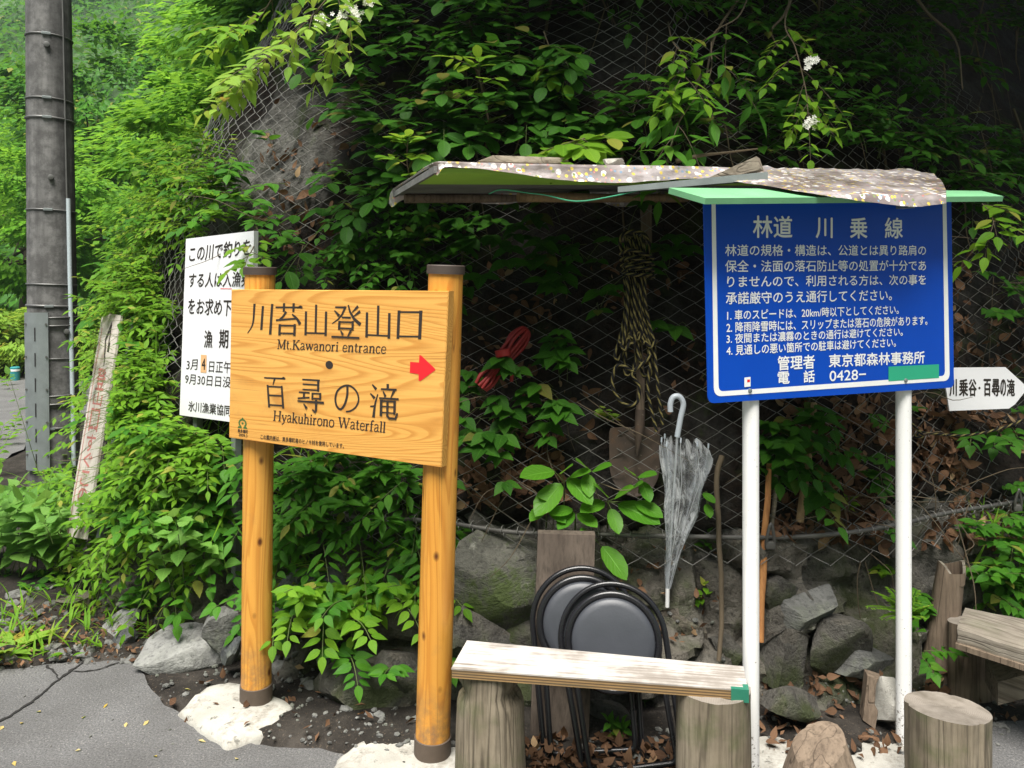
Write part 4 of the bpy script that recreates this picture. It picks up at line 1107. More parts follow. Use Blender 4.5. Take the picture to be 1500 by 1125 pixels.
# ================================================================== WIRE NETTING
def out_at(p): return 0.095 + 0.075 * fbm((p[0] + 5, p[1], p[2]), 1.1, 2)
NA, NB = 0.066, 0.033
sN0, sN1 = s_at_x(-2.42), s_at_x(3.0)
nw = int((sN1 - sN0) / NA)
rnet = empty('wire_netting', surf((sN0 + sN1) / 2, 0)[0], 'chain link rockfall netting pinned over the bank with a cable along its lower edge', 'netting')
VV, FF = [], []
nk = int((4.3 - 0.54) / NB)
for i in range(nw):
    base = len(VV); prev = None
    for k in range(nk):
        h = 0.515 + k * NB + 0.018 * noise.noise(Vector((i * .15, k * .1, 2)))
        zz = (NA / 2) * (1 if k % 2 else -1) * (1 if i % 2 else -1)
        q, n = surf(sN0 + i * NA + zz, h)
        o = out_at(q) + 0.004 * (1 if (i + k // 2) % 2 else -1)
        c = q - n * o; t, _ = n, 0
        tx = Vector((n.y, -n.x, 0))
        r = 0.0025
        for a in range(3):
            an = 2.094 * a
            VV.append(tuple(c + tx * (r * math.cos(an)) - n * (r * math.sin(an))))
        if k:
            b0 = base + (k - 1) * 3; b1 = base + k * 3
            for a in range(3): FF.append((b0 + a, b0 + (a + 1) % 3, b1 + (a + 1) % 3, b1 + a))
mb = MB(); mb.v, mb.f, mb.m = VV, FF, [0] * len(FF)
mb.build('wire_mesh', M['wire'], rnet, smooth=180)
cab = []
for k in range(int((sN1 - sN0) / 0.06)):
    s = sN0 + k * 0.06; q, n = surf(s, 0.615 + 0.012 * noise.noise(Vector((s * 1.5, 0, 0)))); cab.append(q - n * (out_at(q) + 0.012))
m1 = MB(); m1.tube(cab, .0085, 8)
for ph in (0, 2.1, 4.2):
    m1.tube([p + Vector((0, 0, .0062 * math.cos(i * 1.3 + ph))) + Vector((.2, -.9, 0)) * .0062 * math.sin(i * 1.3 + ph) for i, p in enumerate(cab)], .004, 5)
m1.build('cable', M['cable'], rnet, smooth=180)
for k in range(6, len(cab) - 2):
    m2 = MB()
    if noise.noise(Vector((k * .07, 4, 0))) < -0.12: continue
    p = cab[k]; t = (cab[k + 1] - cab[k]).normalized(); u = Vector((-t.y, t.x, 0)) * -1
    r = 0.019 + .004 * math.sin(k * 2.1)
    m2.tube([p + t * (0.012 * j / 10) + (u * math.cos(2 * math.pi * j / 10) + Vector((0, 0, 1)) * math.sin(2 * math.pi * j / 10)) * r for j in range(11)], .0018, 4)
    m2.build('lacing_wire', M['wire'], rnet, smooth=180)
for px_, py_ in ((1133, 792), (1486, 800)):
    j = min(range(len(cab)), key=lambda i: abs(proj(cab[i])[0] - px_)); p = cab[j]
    m3 = MB(); m3.tube(crv([p + Vector((-.012, -.02, -.03)), p + Vector((-.014, -.03, .01)), p + Vector((0, -.032, .06)), p + Vector((.012, -.03, .01)), p + Vector((.014, -.02, -.03))], 5), .006, 8)
    m3.box(Matrix.Translation(p + Vector((0, -.02, -.02))), .036, .022, .03, c=.004)
    m3.build('shackle', M['cable'], rnet, smooth=50)

# ================================================================== FISHING NOTICE
nf = Frame((-1.495, 3.59), (-1.186, 3.37))
rn = empty('fishing_notice', nf.w(0, 0, .85), 'white fishing permit notice with black Japanese text behind the wooden trail sign', 'sign', ang=nf.ang)
fn = Face(nf, 0.0)
q = [fn.p(272.5, 350), fn.p(263, 608), fn.p(366, 622), fn.p(372, 338)]
pan = MB().prism(q, nf.n * 0.022).build('panel', M['notice'], rn)
mb = MB()
def T(body, a, b, c, bold=0.012):
    m_ = MB(); put_text(m_, body, fn.box(a, b, c, 0.001), bold); m_.build('lettering', M['ink'], pan)
T('この川で釣りを', (277, 384), (366, 374), (279, 361), .014)
T('する人は入漁券', (276, 421), (366, 420), (278, 400), .014)
T('をお求め下さい', (275, 460), (366, 464), (277, 437), .014)
T('漁', (299, 509), (311, 509.5), (300, 484), .016); T('期', (321, 509.5), (334, 510), (322, 483), .016)
T('3月', (273, 542), (289, 541.5), (274, 527), .004); T('日正午', (306, 545), (338, 547), (307, 528), .004)
T('9月30日日没', (271, 562), (338, 568), (272, 547), .004)
T('氷川漁業協同組合', (276, 602), (361, 613), (276.5, 587), .012)
MB().add([fn.p(x, y, .0008) for x, y in ((323, 423.4), (340, 423.6), (340, 422.6), (323, 422.4))], [(0, 1, 2, 3)]).build('underline', M['red'], pan)
MB().add([fn.p(x, y, .0012) for x, y in ((294, 545.5), (302.5, 546), (303, 520), (294.5, 519.5))], [(0, 1, 2, 3)]).build('date_sticker', M['sticker_orange'], pan)
mb = MB(); put_text(mb, '4', fn.box((296, 541), (301, 541.5), (296.3, 525), .0016), .02); mb.build('lettering', M['ink'], pan)
for x_ in (.08, .36):
    MB().box(Matrix.Translation(nf.w(x_, .040, .83)) @ Matrix.Rotation(nf.ang, 4, 'Z'), .03, .03, 1.66).build('post', M['galv'], rn)

# ================================================================== ARROW SIGN ON THE NETTING
af = Frame((1.55, 3.26), (2.05, 3.30))
ra = empty('arrow_sign', af.w(.1, 0, 1.0), 'white arrow shaped sign with brush lettering hung on the wire netting', 'sign', ang=af.ang)
fa = Face(af, 0.0)
pan = MB().prism([fa.p(*c) for c in ((1381, 539), (1391, 602), (1478, 598.5), (1487, 592), (1506, 568), (1473, 538))], af.n * 0.008).build('panel', M['notice'], ra)
mb = MB()
for ch, x0, x1 in (('川', 1391, 1401), ('乗', 1405, 1417.5), ('谷', 1419, 1430), ('・', 1433, 1436), ('百', 1441, 1451), ('尋', 1453, 1464), ('の', 1465.5, 1473), ('滝', 1475, 1486)):
    t_, b_ = ((556, 580) if ch != '・' else (567, 570)); sl = (x0 - 1391) * .01
    put_text(mb, ch, fa.box((x0, b_ + sl * 0), (x1, b_), (x0, t_ - .5), .001), .02)
mb.build('lettering', M['ink'], pan)

# ================================================================== LEANING OLD BOARD
tl, tr, br, bl_ = at(150, 458, 4.16), at(177, 462, 4.00), at(124.5, 790, 3.74), at(97, 785, 3.90)
ro = empty('leaning_board', (bl_ + br) / 2, 'narrow faded white board with red letters leaning in the greenery', 'sign')
nn = (br - bl_).cross(tl - bl_).normalized()
if nn.y > 0: nn = -nn
pan = MB().prism([tl, bl_, br, tr], -nn * 0.012).build('board', M['old_board_paint'], ro)
bil = lambda u, v, z=0.0: (bl_ * (1 - u) + br * u) * (1 - v) + (tl * (1 - u) + tr * u) * v + nn * (0.001 + z)
mb = MB()
for ch, v0, v1 in (('登', .645, .745), ('山', .575, .635), ('口', .46, .56), ('す', .37, .445), ('ぐ', .30, .365), ('こ', .22, .285), ('の', .15, .21)):
    put_text(mb, ch, lambda u, v, z=0.0, a=v0, b=v1: bil(.28 + .46 * u, a + (b - a) * v, z + .0004), .02)
mb.build('lettering', M['faded_red'], pan)
mb = MB()
for e0, e1 in (((.10, .01), (.14, .93)), ((.86, .01), (.88, .93))):
    stroke(mb, [e0, e1], .03, .03, 0, lambda x, y, z: bil(x, y, z + .0003)) if e0[0] < .5 else None
mb.build('edge_line', M['faded_red'], pan)
mb = MB()
for i, (pts, w) in enumerate((([(.62, .95), (.42, .875), (.52, .80)], .05), ([(.62, .95), (.62, .845), (.70, .845)], .05), ([(.55, .80), (.55, .755)], .04))):
    stroke(mb, pts, w * .9, w * .9, i * .0002, lambda x, y, z: bil(x, y, z + .0004))
mb.build('arrow', M['ink'], pan)
sdv = (tr - tl).normalized()
for k_, (o1, o2) in enumerate(((.01, .045), )):
    a0, a1 = tr - nn * .04 + sdv * .02, br - nn * .04 + sdv * .02
    MB().prism([a0, a1, a1 + sdv * .045, a0 + sdv * .045], -nn * .03).build('steel_angle', M['galv'], ro)

# ================================================================== UTILITY POLE
PY = 6.0
pb, pt = Vector((-3.436, PY, 0)), Vector((-3.545, PY, 9.0))
rp = empty('utility_pole', pb, 'stained concrete utility pole with steel bands and a white conduit beside the road', 'utility pole')
def pc(z): return pb.lerp(pt, z / 9.0)
def pr(z): return 0.173 - 0.0058 * z
shaft = MB().tube([pc(z) for z in (-.1, 1, 2, 3, 4.5, 6, 7.5, 9)], [pr(z) for z in (-.1, 1, 2, 3, 4.5, 6, 7.5, 9)], 48).build('shaft', M['pole'], rp, smooth=40)
toc = Vector((3.43, -6.0, 0)).normalized(); lat = Vector((-toc.y, toc.x, 0)) * 1.0
if lat.x < 0: lat = -lat
def zof(py): return EYE - (py - HOR) * (PY - .2) / F
def ring(z, r, tr_, tilt=0.0):
    c = pc(z); return [c + (toc * math.cos(a) + lat * math.sin(a)) * r + Vector((0, 0, tilt * math.sin(a) * r)) for a in [2 * math.pi * k / 40 for k in range(40)]]
for i, py_ in enumerate((-60, 45, 140, 169, 306, 417, 449, 527, 598, 630)):
    z = zof(py_); MB().tube(ring(z, pr(z) + .003, 0, -.04), .006 if i % 3 else .009, 6, closed=True).build('band', M['band_steel'], rp, smooth=60)
    if py_ in (45, 140, 169, 306, 449, 630):
        c = pc(z) + (toc * .99 + lat * -.12).normalized() * (pr(z) + .008)
        MB().box(Matrix.Translation(c) @ Matrix.Rotation(math.atan2(lat.y, lat.x), 4, 'Z'), .06, .014, .018, c=.002).build('band_clip', M['galv'], rp)
for py_ in (472, 588):
    z = zof(py_); c = pc(z); r = pr(z) + .018
    m = MB()
    A = [c + (toc * math.cos(a) + lat * math.sin(a)) * r for a in [R(-8 + k * 6) for k in range(17)]]
    m.grid([[p + Vector((0, 0, .03)) for p in A], [p - Vector((0, 0, .03)) for p in A]], flip=True)
    m.tube([p + Vector((0, 0, .03)) for p in A], .006, 6); m.tube([p - Vector((0, 0, .03)) for p in A], .006, 6)
    m.build('bracket_strap', M['band_steel'], rp, smooth=60)
# guard plate with slots
r = .199; ga = [R(-64 + 4 * k) for k in range(15)]
m = MB(); z0, z1 = zof(690), zof(458)
def gp(a, z, rr): return pc(z) + (toc * math.cos(a) + lat * math.sin(a)) * rr
m.grid([[gp(a, z1, r) for a in ga], [gp(a, z0, r) for a in ga]], flip=True)
m.grid([[gp(a, z1, r - .006) for a in ga], [gp(a, z0, r - .006) for a in ga]])
for a in (ga[0], ga[-1]):
    m.add([gp(a, z1, r), gp(a, z0, r), gp(a, z0, r - .03), gp(a, z1, r - .03)], [(0, 1, 2, 3)])
gp_o = m.build('guard_plate', M['galv'], rp, smooth=40)
for k in range(6):
    za, zb = zof(480 + 37 * k), zof(500 + 37 * k)
    m = MB(); m.prism([gp(R(-35.5), za, r + .002), gp(R(-35.5), zb, r + .002), gp(R(-33), zb, r + .002), gp(R(-33), za, r + .002)], toc * .001)
    m.build('slot', M['black'], gp_o)
for a in (R(-58), R(-12)):
    for k in range(5):
        p = gp(a, zof(475 + 48 * k), r + .002); MB().tube([p, p + toc * .008], .008, 8).build('bolt', M['band_steel'], gp_o)
for x_, py_ in ((-.02, 62), (.0, 258), (.11, 487)):
    z = zof(py_); a = x_ / .19; p = gp(a, z, pr(z) - .002)
    MB().tube([p, p + toc * .03, p + toc * .032], [.020, .020, .012], 12).build('step_socket', M['band_steel'], rp, smooth=40)
wa = R(38)
MB().tube([gp(wa - .08 * (z - 2) / 2, z, pr(z) + .006) for z in (8.8, 6, 4, 3.2, zof(292))], .006, 6).build('earth_wire', M['band_steel'], rp, smooth=60)
MB().tube([gp(R(40) + .03 * (2 - z), z, pr(z) + .014) for z in (zof(288), zof(400), zof(500), zof(600), zof(690))], .016, 10).build('conduit', M['pvc'], rp, smooth=60)
b_ = gnd(22, 557)
rbo = empty('bollard', b_, 'small teal bollard at the far road bend', 'bollard')
MB().tube([b_, b_ + Vector((0, 0, .20)), b_ + Vector((0, 0, .215))], [.07, .07, .05], 16).build('body', M['bollard'], rbo, smooth=40)
MB().tube([b_ + Vector((0, 0, .145)), b_ + Vector((0, 0, .175))], .073, 16).build('reflector', M['white_paint'], rbo, smooth=40)

# ================================================================== BENCH IN FRONT
def log_mesh(mb, base, z0, z1, r, seed, notch=None, sides=56, rows=26, flare=0.08, topcut=(0, 0), splits=4, oval=1.0, rotz=0.0, dome=0.0, rough=1.0, fpow=2):
    rg = random.Random(seed); cuts = [(rg.uniform(0, 6.28), rg.uniform(.008, .022), rg.uniform(.03, .06)) for _ in range(splits)]
    P = []
    for k in range(rows + 1):
        t = k / rows; row = []
        for i in range(sides + 1):
            a = 2 * math.pi * (i % sides) / sides
            rr = r * (1 + flare * (1 - t) ** fpow) * (1 + rough * (.035 * fbm((math.cos(a) * 1.2 + seed, math.sin(a) * 1.2, t * .8), 1.3, 3) + .012 * fbm((math.cos(a) * 6 + seed, math.sin(a) * 6, t * 1.2), 2.0, 2)))
            for ca, dp_, wd in cuts:
                da = abs((a - ca + math.pi) % (2 * math.pi) - math.pi); rr -= dp_ * max(0, 1 - da / wd) * (0.4 + .6 * t)
            if notch:
                zn, dep, wid = notch; rr -= dep * max(0, 1 - abs((z0 + (z1 - z0) * t) - zn) / wid) * abs(math.cos(a + .15)) ** 2
            x, y = rr * math.cos(a), rr * math.sin(a) * oval
            x, y = x * math.cos(rotz) - y * math.sin(rotz), x * math.sin(rotz) + y * math.cos(rotz)
            z = z0 + (z1 + topcut[0] * x + topcut[1] * y - z0) * t
            row.append(Vector((base[0] + x, base[1] + y, z)))
        P.append(row)
    mb.grid(P, 0)
    top = P[-1]; c = sum(top[:-1], Vector()) / sides
    rowsT = [top]
    for f in (.96, .8, .6, .4, .2, .01):
        rowsT.append([c + (p - c) * f + Vector((0, 0, dome * (1 - f * f) + rough * .006 * (fbm(p * f, 18, 3) if f < .95 else 0))) for p in top])
    mb.grid(rowsT, 1)
BZ = 0.42
FLb, BLb, BRb, FRb = gnd(661, 979, BZ), gnd(684, 938, BZ), gnd(1089, 976, BZ), gnd(1095.5, 1011, BZ)
rben = empty('plank_bench', ((FLb + FRb) / 2).xy.to_3d(), 'low bench of a worn white plank on two old log ends', 'bench', ang=math.atan2((FRb - FLb).y, (FRb - FLb).x))
top = MB().prism([FLb, FRb, BRb, BLb], (0, 0, -0.004)).build('seat_top', M['bench_top'], rben)
pl_in = [p.lerp((FLb + FRb + BLb + BRb) / 4, 0.004) - Vector((0, 0, .0042)) for p in (FLb, FRb, BRb, BLb)]
ply = MB().prism(pl_in, (0, 0, -0.024)).build('seat_board', M['plywood'], rben)
ex = (FRb - FLb).normalized(); ey = (BRb - FRb).normalized(); tp_ = FRb - ex * .005
m = MB()
a0 = FRb + Vector((0, 0, .0015))
m.prism([a0 - ex * .045 - ey * .002, a0 + ex * .003 - ey * .002, a0 + ex * .003 + ey * .03, a0 - ex * .012 + ey * .03, a0 - ex * .012 + ey * .012, a0 - ex * .045 + ey * .012], (0, 0, -.036))
m.build('corner_tape', M['green_tape'], rben)
for cx, cy, rr, sd_, nt in ((-.066, 2.425, .1, 3, (.325, .030, .035)), (.577, 2.29, .104, 8, None)):
    m = MB(); log_mesh(m, (cx, cy), -0.03, BZ - .0285, rr, sd_, nt, splits=5, flare=.04 if nt is None else .13)
    lo = m.build('log_leg', [M['log'], M['log_end']], rben, smooth=40)

# ================================================================== STOOLS AND PLANK BEHIND
def stool(bot, top, xdir, label):
    up = (top - bot); Lh = up.length; up.normalize()
    x = (Vector(xdir) - up * Vector(xdir).dot(up)).normalized(); nrm = up.cross(x) * 1.0
    if nrm.y > 0: nrm = -nrm
    W = lambda a, b, c=0.0: bot + x * a + up * b + nrm * c
    r0 = empty('folding_stool', bot, label, 'stool', 'folded stools behind the bench')
    R_ = 0.170; zc = Lh - R_ - .01
    hoop = [W(-R_ + .012, 0.0), W(-R_ + .006, zc * .5)] + [W(-R_ * math.cos(a), zc + R_ * math.sin(a)) for a in [math.pi * k / 26 for k in range(27)]] + [W(R_ - .006, zc * .5), W(R_ - .012, 0.0)]
    MB().tube(hoop, .0098, 12).build('hoop_frame', M['stool_black'], r0, smooth=60)
    for sg in (-1, 1):
        MB().tube([W(sg * (R_ - .012), -.004), W(sg * (R_ - .012), .03)], .013, 12).build('rubber_foot', M['black'], r0, smooth=60)
    ri = .137; rc_ = .02
    U = [W(-ri, .34, .022), W(-ri, .06, .022)] + [W(-ri + rc_ - rc_ * math.cos(a), .04 - rc_ * math.sin(a) + .01, .022) for a in (R(30), R(60))] + [W(-ri + rc_, .03, .022), W(ri - rc_, .03, .022)] + [W(ri - rc_ + rc_ * math.sin(a), .05 - rc_ * math.cos(a), .022) for a in (R(30), R(60))] + [W(ri, .06, .022), W(ri, .34, .022)]
    MB().tube(U, .0092, 12).build('leg_frame', M['stool_black'], r0, smooth=60)
    for sg in (-1, 1):
        MB().tube([W(sg * ri, .30, .028), W(sg * R_ * .99, .30, -.004)], .006, 8).build('pivot', M['band_steel'], r0, smooth=60)
    sc_ = Lh - .185
    rs = .146
    prof = [(0.0004, .030), (.06, .0295), (.11, .027), (.128, .023), (.1345, .016), (.1345, .004), (.005, .002)]
    P = [[W(r * math.cos(2 * math.pi * k / 48), sc_ + r * math.sin(2 * math.pi * k / 48), .018 + h) for k in range(49)] for r, h in prof]
    seat = MB().grid(P).build('seat', M['vinyl'], r0, smooth=60)
    MB().tube([W(rs * math.cos(2 * math.pi * k / 56), sc_ + rs * math.sin(2 * math.pi * k / 56), .024) for k in range(56)], .0115, 12, closed=True).build('seat_rim', M['stool_black'], seat, smooth=60)
stool(Vector((.265, 2.585, 0)), Vector((.228, 2.735, .578)), (1, -.05, 0), 'folded black stool leaning against the brown plank, mostly hidden by the other stool')
stool(Vector((.385, 2.50, 0)), Vector((.305, 2.66, .552)), (1, -.12, 0), 'folded black stool in front of the other, its whole round seat showing')
a, b, c, d = at(788, 782, 2.80), at(872, 784, 2.79), at(862, 1092, 2.65), at(776, 1098, 2.66)
tag(MB().prism([a, d, c, b], (0, .03, .005)).build('plank', M['dark_wood'], origin=d), 'dark brown plank standing upright against the rock behind the folded stools', 'plank')

# ================================================================== UMBRELLA, SHOVEL, ROPES
UY = 2.93
hk, sh0, tipp = at(990, 640, UY), at(992, 650, UY), at(978, 862, UY - .03)
ru = empty('umbrella', at(978, 888, UY - .03), 'closed clear plastic umbrella with a white hook handle hanging on the netting', 'umbrella')
ax = (tipp - hk).normalized()
hp = crv([at(992, 640, UY), at(997, 612, UY), at(1001, 592, UY), at(995, 581, UY), at(986, 582, UY), at(982, 592, UY), at(982, 603, UY)], 6)
MB().tube(hp, .0105, 12).build('handle', M['umbrella_white'], ru, smooth=60)
MB().tube([at(992, 640, UY), tipp], .005, 8).build('shaft', M['umbrella_shaft'], ru, smooth=60)
MB().tube([tipp, at(977.5, 889, UY - .03)], .0075, 12).build('ferrule', M['white_paint'], ru, smooth=60)
e1 = Vector((1, 0, 0)); e1 = (e1 - ax * e1.dot(ax)).normalized(); e2 = ax.cross(e1)
cc = []
Lc = (tipp - at(990, 648, UY)).length
for k in range(33):
    t = k / 32; c = at(990, 648, UY).lerp(tipp, t) + e1 * (.028 * math.sin(math.pi * min(1, t * 1.1)) * (1 - t) + .012 * (1 - t)); row = []
    RR = .010 + .080 * (1 - t) ** 0.75 * (0.80 + .35 * math.sin(math.pi * min(1, t + .25)))
    for i in range(97):
        a_ = 2 * math.pi * i / 96
        fold = .76 + .20 * math.cos(8 * a_ + 1.2 * t) + .05 * math.cos(16 * a_ + 3 * t + 1) + .26 * noise.noise(Vector((math.cos(a_) * 2, math.sin(a_) * 2, t * 5)))
        rr = RR * fold * (1 + .22 * math.cos(a_))
        top_ = 0.02 * math.cos(8 * a_) * (1 - t) ** 6 if k < 3 else 0
        row.append(c + (e1 * math.cos(a_) + e2 * math.sin(a_) * .62) * rr + ax * top_)
    cc.append(row)
MB().grid(cc).build('canopy', M['clear_vinyl'], ru, smooth=180)
for i in range(8):
    a_ = 2 * math.pi * (i + .1) / 8; j = int(round(i * 12 + 1)) % 96
    pts = [cc[k][j] for k in (0, 8, 16, 24, 32)]
    pts = [pts[0] - ax * (.022 + .01 * (i % 3))] + pts
    MB().tube(pts, .0016, 6).build('rib', M['umbrella_shaft'], ru, smooth=60)
    MB().tube([pts[0], pts[0] + ax * .018], .0032, 6).build('rib_tip', M['umbrella_white'], ru)

SY = 3.0
rs_ = empty('shovel', at(930, 727, SY), 'rusty round-mouth shovel hung upside down on the netting under the rope', 'shovel')
P = []
for k in range(19):
    t = k / 18; py_ = 629 + (728 - 629) * t
    hw = 36.5 * (1.0 if t < .5 else math.sqrt(max(0.0, 1 - ((t - .5) / .5) ** 2.2)))
    hw = max(hw, 1.0); row = []
    for i in range(17):
        u = -1 + i / 8
        dish = .016 * (1 - u * u) + .018 * (1 - t) - .012 * math.exp(-(u / .16) ** 2) * (1 - t)
        row.append(at(930.5 + hw * u + (2 if t < .05 else 0), py_, SY) + Vector((0, dish, 0)))
    P.append(row)
m = MB().grid(P); m.grid([[p + Vector((0, .003, 0)) for p in r_] for r_ in P], flip=True)
for e__ in ([P[0][i] for i in range(17)], [P[k][0] for k in range(19)], [P[k][16] for k in range(19)]): m.tube([p + Vector((0, .0015, 0)) for p in e__], .0022, 6)
m.build('blade', M['rust_steel'], rs_, smooth=60)
MB().tube([at(933, 668, SY - .004), at(935, 645, SY - .012), at(937, 622, SY - .008), at(938, 600, SY)], [.004, .013, .019, .0185], 14).build('socket', M['rust_steel'], rs_, smooth=60)
MB().tube([at(938, 604, SY), at(939, 560, SY + .01), at(930, 450, SY + .05), at(924, 360, SY + .08)], [.016, .016, .017, .017], 14).build('shaft', M['brown_timber'], rs_, smooth=60)
g0, g1 = at(908, 350, SY + .08), at(942, 352, SY + .09)
MB().tube([g0, g1], .014, 12).build('grip', M['brown_timber'], rs_, smooth=60)

def rope_mesh(name, polylines, r, mat, sides=8):
    V, Fc, U = [], [], []
    for pts in polylines:
        m = MB(); m.tube(pts, r, sides, caps=False); b = len(V); V += m.v
        ln = [0.0]
        for p_, q_ in zip(pts, pts[1:]): ln.append(ln[-1] + (q_ - p_).length)
        for i in range(len(pts) - 1):
            for k in range(sides):
                Fc.append(tuple(b + x for x in (i * sides + k, i * sides + (k + 1) % sides, (i + 1) * sides + (k + 1) % sides, (i + 1) * sides + k)))
                U += [(ln[i], k / sides), (ln[i], (k + 1) / sides), (ln[i + 1], (k + 1) / sides), (ln[i + 1], k / sides)]
    me = bpy.data.meshes.new(name); me.from_pydata(V, [], Fc); me.materials.append(mat)
    ul = me.uv_layers.new(name='UVMap'); ul.data.foreach_set('uv', np.array(U, np.float32).ravel())
    me.polygons.foreach_set('use_smooth', [True] * len(Fc)); me.update()
    return me
rg = random.Random(11)
ls = []
for i in range(9):
    o = (i - 4) / 4; dx = rg.uniform(-3, 3); yb = rg.uniform(496, 552); dd = rg.uniform(-.025, .02) - .02
    x0, x1 = 930 + 13 * o + dx * .3, 930 + 16 * o * .6 + dx * .3
    cl = [at(x0, 345 + rg.uniform(-4, 8), 2.99 + dd), at(x0 - 2, 400, 2.965 + dd), at(927 + 11 * o + dx, 455, 2.955 + dd), at(925 + 18 * o + dx, 500, 2.95 + dd), at(924 + 23 * o + dx, yb - 8, 2.945 + dd), at(930 + 24 * o + dx, yb, 2.94 + dd),
          at(937 + 25 * o + dx, yb - 10, 2.945 + dd), at(939 + 19 * o, 500, 2.95 + dd), at(935 + 11 * o, 450, 2.955 + dd), at(x1 + 5, 395, 2.965 + dd), at(x1 + 4, 346 + rg.uniform(-4, 8), 2.985 + dd)]
    ls.append(crv(cl, 7))
for k in range(4):                          # turns round the neck
    py_ = 372 + k * 9
    ls.append(crv([at(908 + 2 * k, py_, 2.96), at(925, py_ - 6 + 3 * k, 2.90), at(952, py_ + 4, 2.93), at(955, py_ + 8, 2.97), at(930, py_ + 4, 2.915), at(908 + 2 * k, py_ + 8, 2.955)], 8))
ls.append(crv([at(912, 372, 2.96), at(908, 352, 2.95), at(918, 340, 2.94), at(940, 340, 2.94), at(951, 356, 2.95), at(948, 376, 2.96)], 8))
ls.append(crv([at(930, 545, 2.90), at(905, 535, 2.90), at(897, 560, 2.90), at(905, 583, 2.90), at(920, 594, 2.90), at(934, 588, 2.90), at(936, 565, 2.90), at(926, 548, 2.90), at(945, 530, 2.90), at(955, 520, 2.9)], 8))
ls.append(crv([at(950, 480, 2.93), at(952, 530, 2.91), at(949, 570, 2.91), at(955, 605, 2.91), at(962, 632, 2.91)], 8))
ls.append(crv([at(958, 500, 2.93), at(962, 550, 2.91), at(966, 590, 2.91), at(971, 622, 2.91)], 8))
tag(link('coiled_rope', rope_mesh('coiled_rope', ls, .0062, M['tiger_rope']), origin=at(930, 400, 2.97)), 'hank of yellow and black rope hanging over the shovel handle', 'rope')
ls = [crv([at(1334, 618, 3.10), at(1348, 632, 3.12), at(1375, 636, 3.15), at(1410, 638, 3.17), at(1445, 633, 3.19), at(1480, 623, 3.2), at(1530, 602, 3.22)], 8), crv([at(1348, 632, 3.12), at(1341, 640, 3.10), at(1352, 639, 3.10), at(1344, 630, 3.09)], 6)]
tag(link('rope', rope_mesh('rope', ls, .0052, M['tiger_rope']), origin=at(1400, 637, 3.17)), 'single yellow and black rope sagging along the netting under the arrow sign', 'rope')
# red hose bundle
rg = random.Random(5); ls = []; A, B = at(771, 482, 3.10), at(704, 566, 3.02)
axh = (B - A).normalized(); pr_ = axh.cross(Vector((0, 1, 0))).normalized()
for i in range(10):
    an = 2 * math.pi * i / 10; k = .028 + rg.uniform(-.004, .006)
    o = pr_ * math.cos(an) * k + Vector((0, 1, 0)) * math.sin(an) * k * .7
    j = [rg.uniform(-.006, .006) for _ in range(4)]
    ls.append(crv([A + o * .1, A + axh * .012 + o * .75, A + axh * .06 + o * 1.1 + pr_ * j[0], A + axh * .13 + o * .85 + pr_ * j[1], A + axh * .19 + o * .75 + pr_ * j[2], A + axh * .25 + o * 1.0 + pr_ * j[3], B + o * .8], 5))
ls.append(crv([at(741, 523, 3.03), at(748, 535, 3.01), at(750, 548, 3.01), at(749, 559, 3.01)], 5))
m = MB()
for l_ in ls: m.tube(l_, .0068, 8)
m.tube([at(736, 512, 3.00), at(738, 521, 3.0)], .030, 14)
tag(m.build('hose_bundle', M['red_hose'], origin=A, smooth=60), 'bundle of red hose tied up and stuffed behind the wire netting', 'hose')

# ================================================================== STICKS
def stick(name, pts, r, mat, label, cat='stick'):
    c = crv([at(*p) for p in pts], 5); n = len(c); rs2 = r if isinstance(r, (list, tuple)) else (r, r)
    c = [p + Vector((.004 * fbm(p, 9, 2), .004 * fbm(p + Vector((5, 5, 5)), 9, 2), 0)) for p in c]
    return tag(MB().tube(c, [rs2[0] + (rs2[1] - rs2[0]) * i / (n - 1) for i in range(n)], 10).build(name, mat, origin=c[0], smooth=60), label, cat)
stick('branch', [(1057, 668, 2.98), (1050, 700, 2.95), (1054, 800, 2.9), (1058, 900, 2.85), (1054, 968, 2.80)], (.011, .008), M['twig'], 'thin crooked dark branch leaning on the bank right of the umbrella', 'branch')
stick('bamboo_pole', [(1192, 590, 3.08), (1188, 640, 3.05), (1180, 700, 3.0), (1172, 765, 2.97)], (.012, .015), M['bamboo'], 'thin old bamboo pole behind the blue board, between its white posts', 'pole')
stick('bamboo_pole', [(1126, 678, 2.98), (1122, 760, 2.95), (1116, 850, 2.92), (1112, 940, 2.88)], (.010, .016), M['orange_stick'], 'orange split bamboo stick leaning just right of the first white post', 'pole')
stick('stick', [(1136, 690, 3.0), (1132, 760, 2.98), (1128, 815, 2.96)], .009, M['grey_timber'], 'short grey stick beside the orange bamboo stick', 'stick')

# ================================================================== STUMPS AND THE BENCH AT THE EDGE
m = MB(); c = gnd(1388, 1036, .30); log_mesh(m, c, -.03, .30, .1135, 21, splits=4, flare=.0, topcut=(-.05, -.09), rough=.9)
tag(m.build('log_stump', [M['log'], M['log_end']], origin=(c.x, c.y, 0), smooth=40), 'upright sawn log stump with a flat grey top in front of the dark bench', 'stump')
m = MB(); c = gnd(1199, 1082, .315); log_mesh(m, c, -.03, .298, .068, 33, splits=6, flare=1.7, topcut=(.45, .30), dome=.010, rough=2.2, fpow=1)
tag(m.build('log_stump', [M['brown_timber'], M['brown_timber']], origin=(c.x, c.y, 0), smooth=40), 'lower stump with a worn sloping top between the two white posts', 'stump')
EZ = .36
e_fl, e_bl, e_br, e_fr = gnd(1401, 918, EZ), gnd(1414, 888, EZ), gnd(1640, 932, EZ), gnd(1690, 1008, EZ)
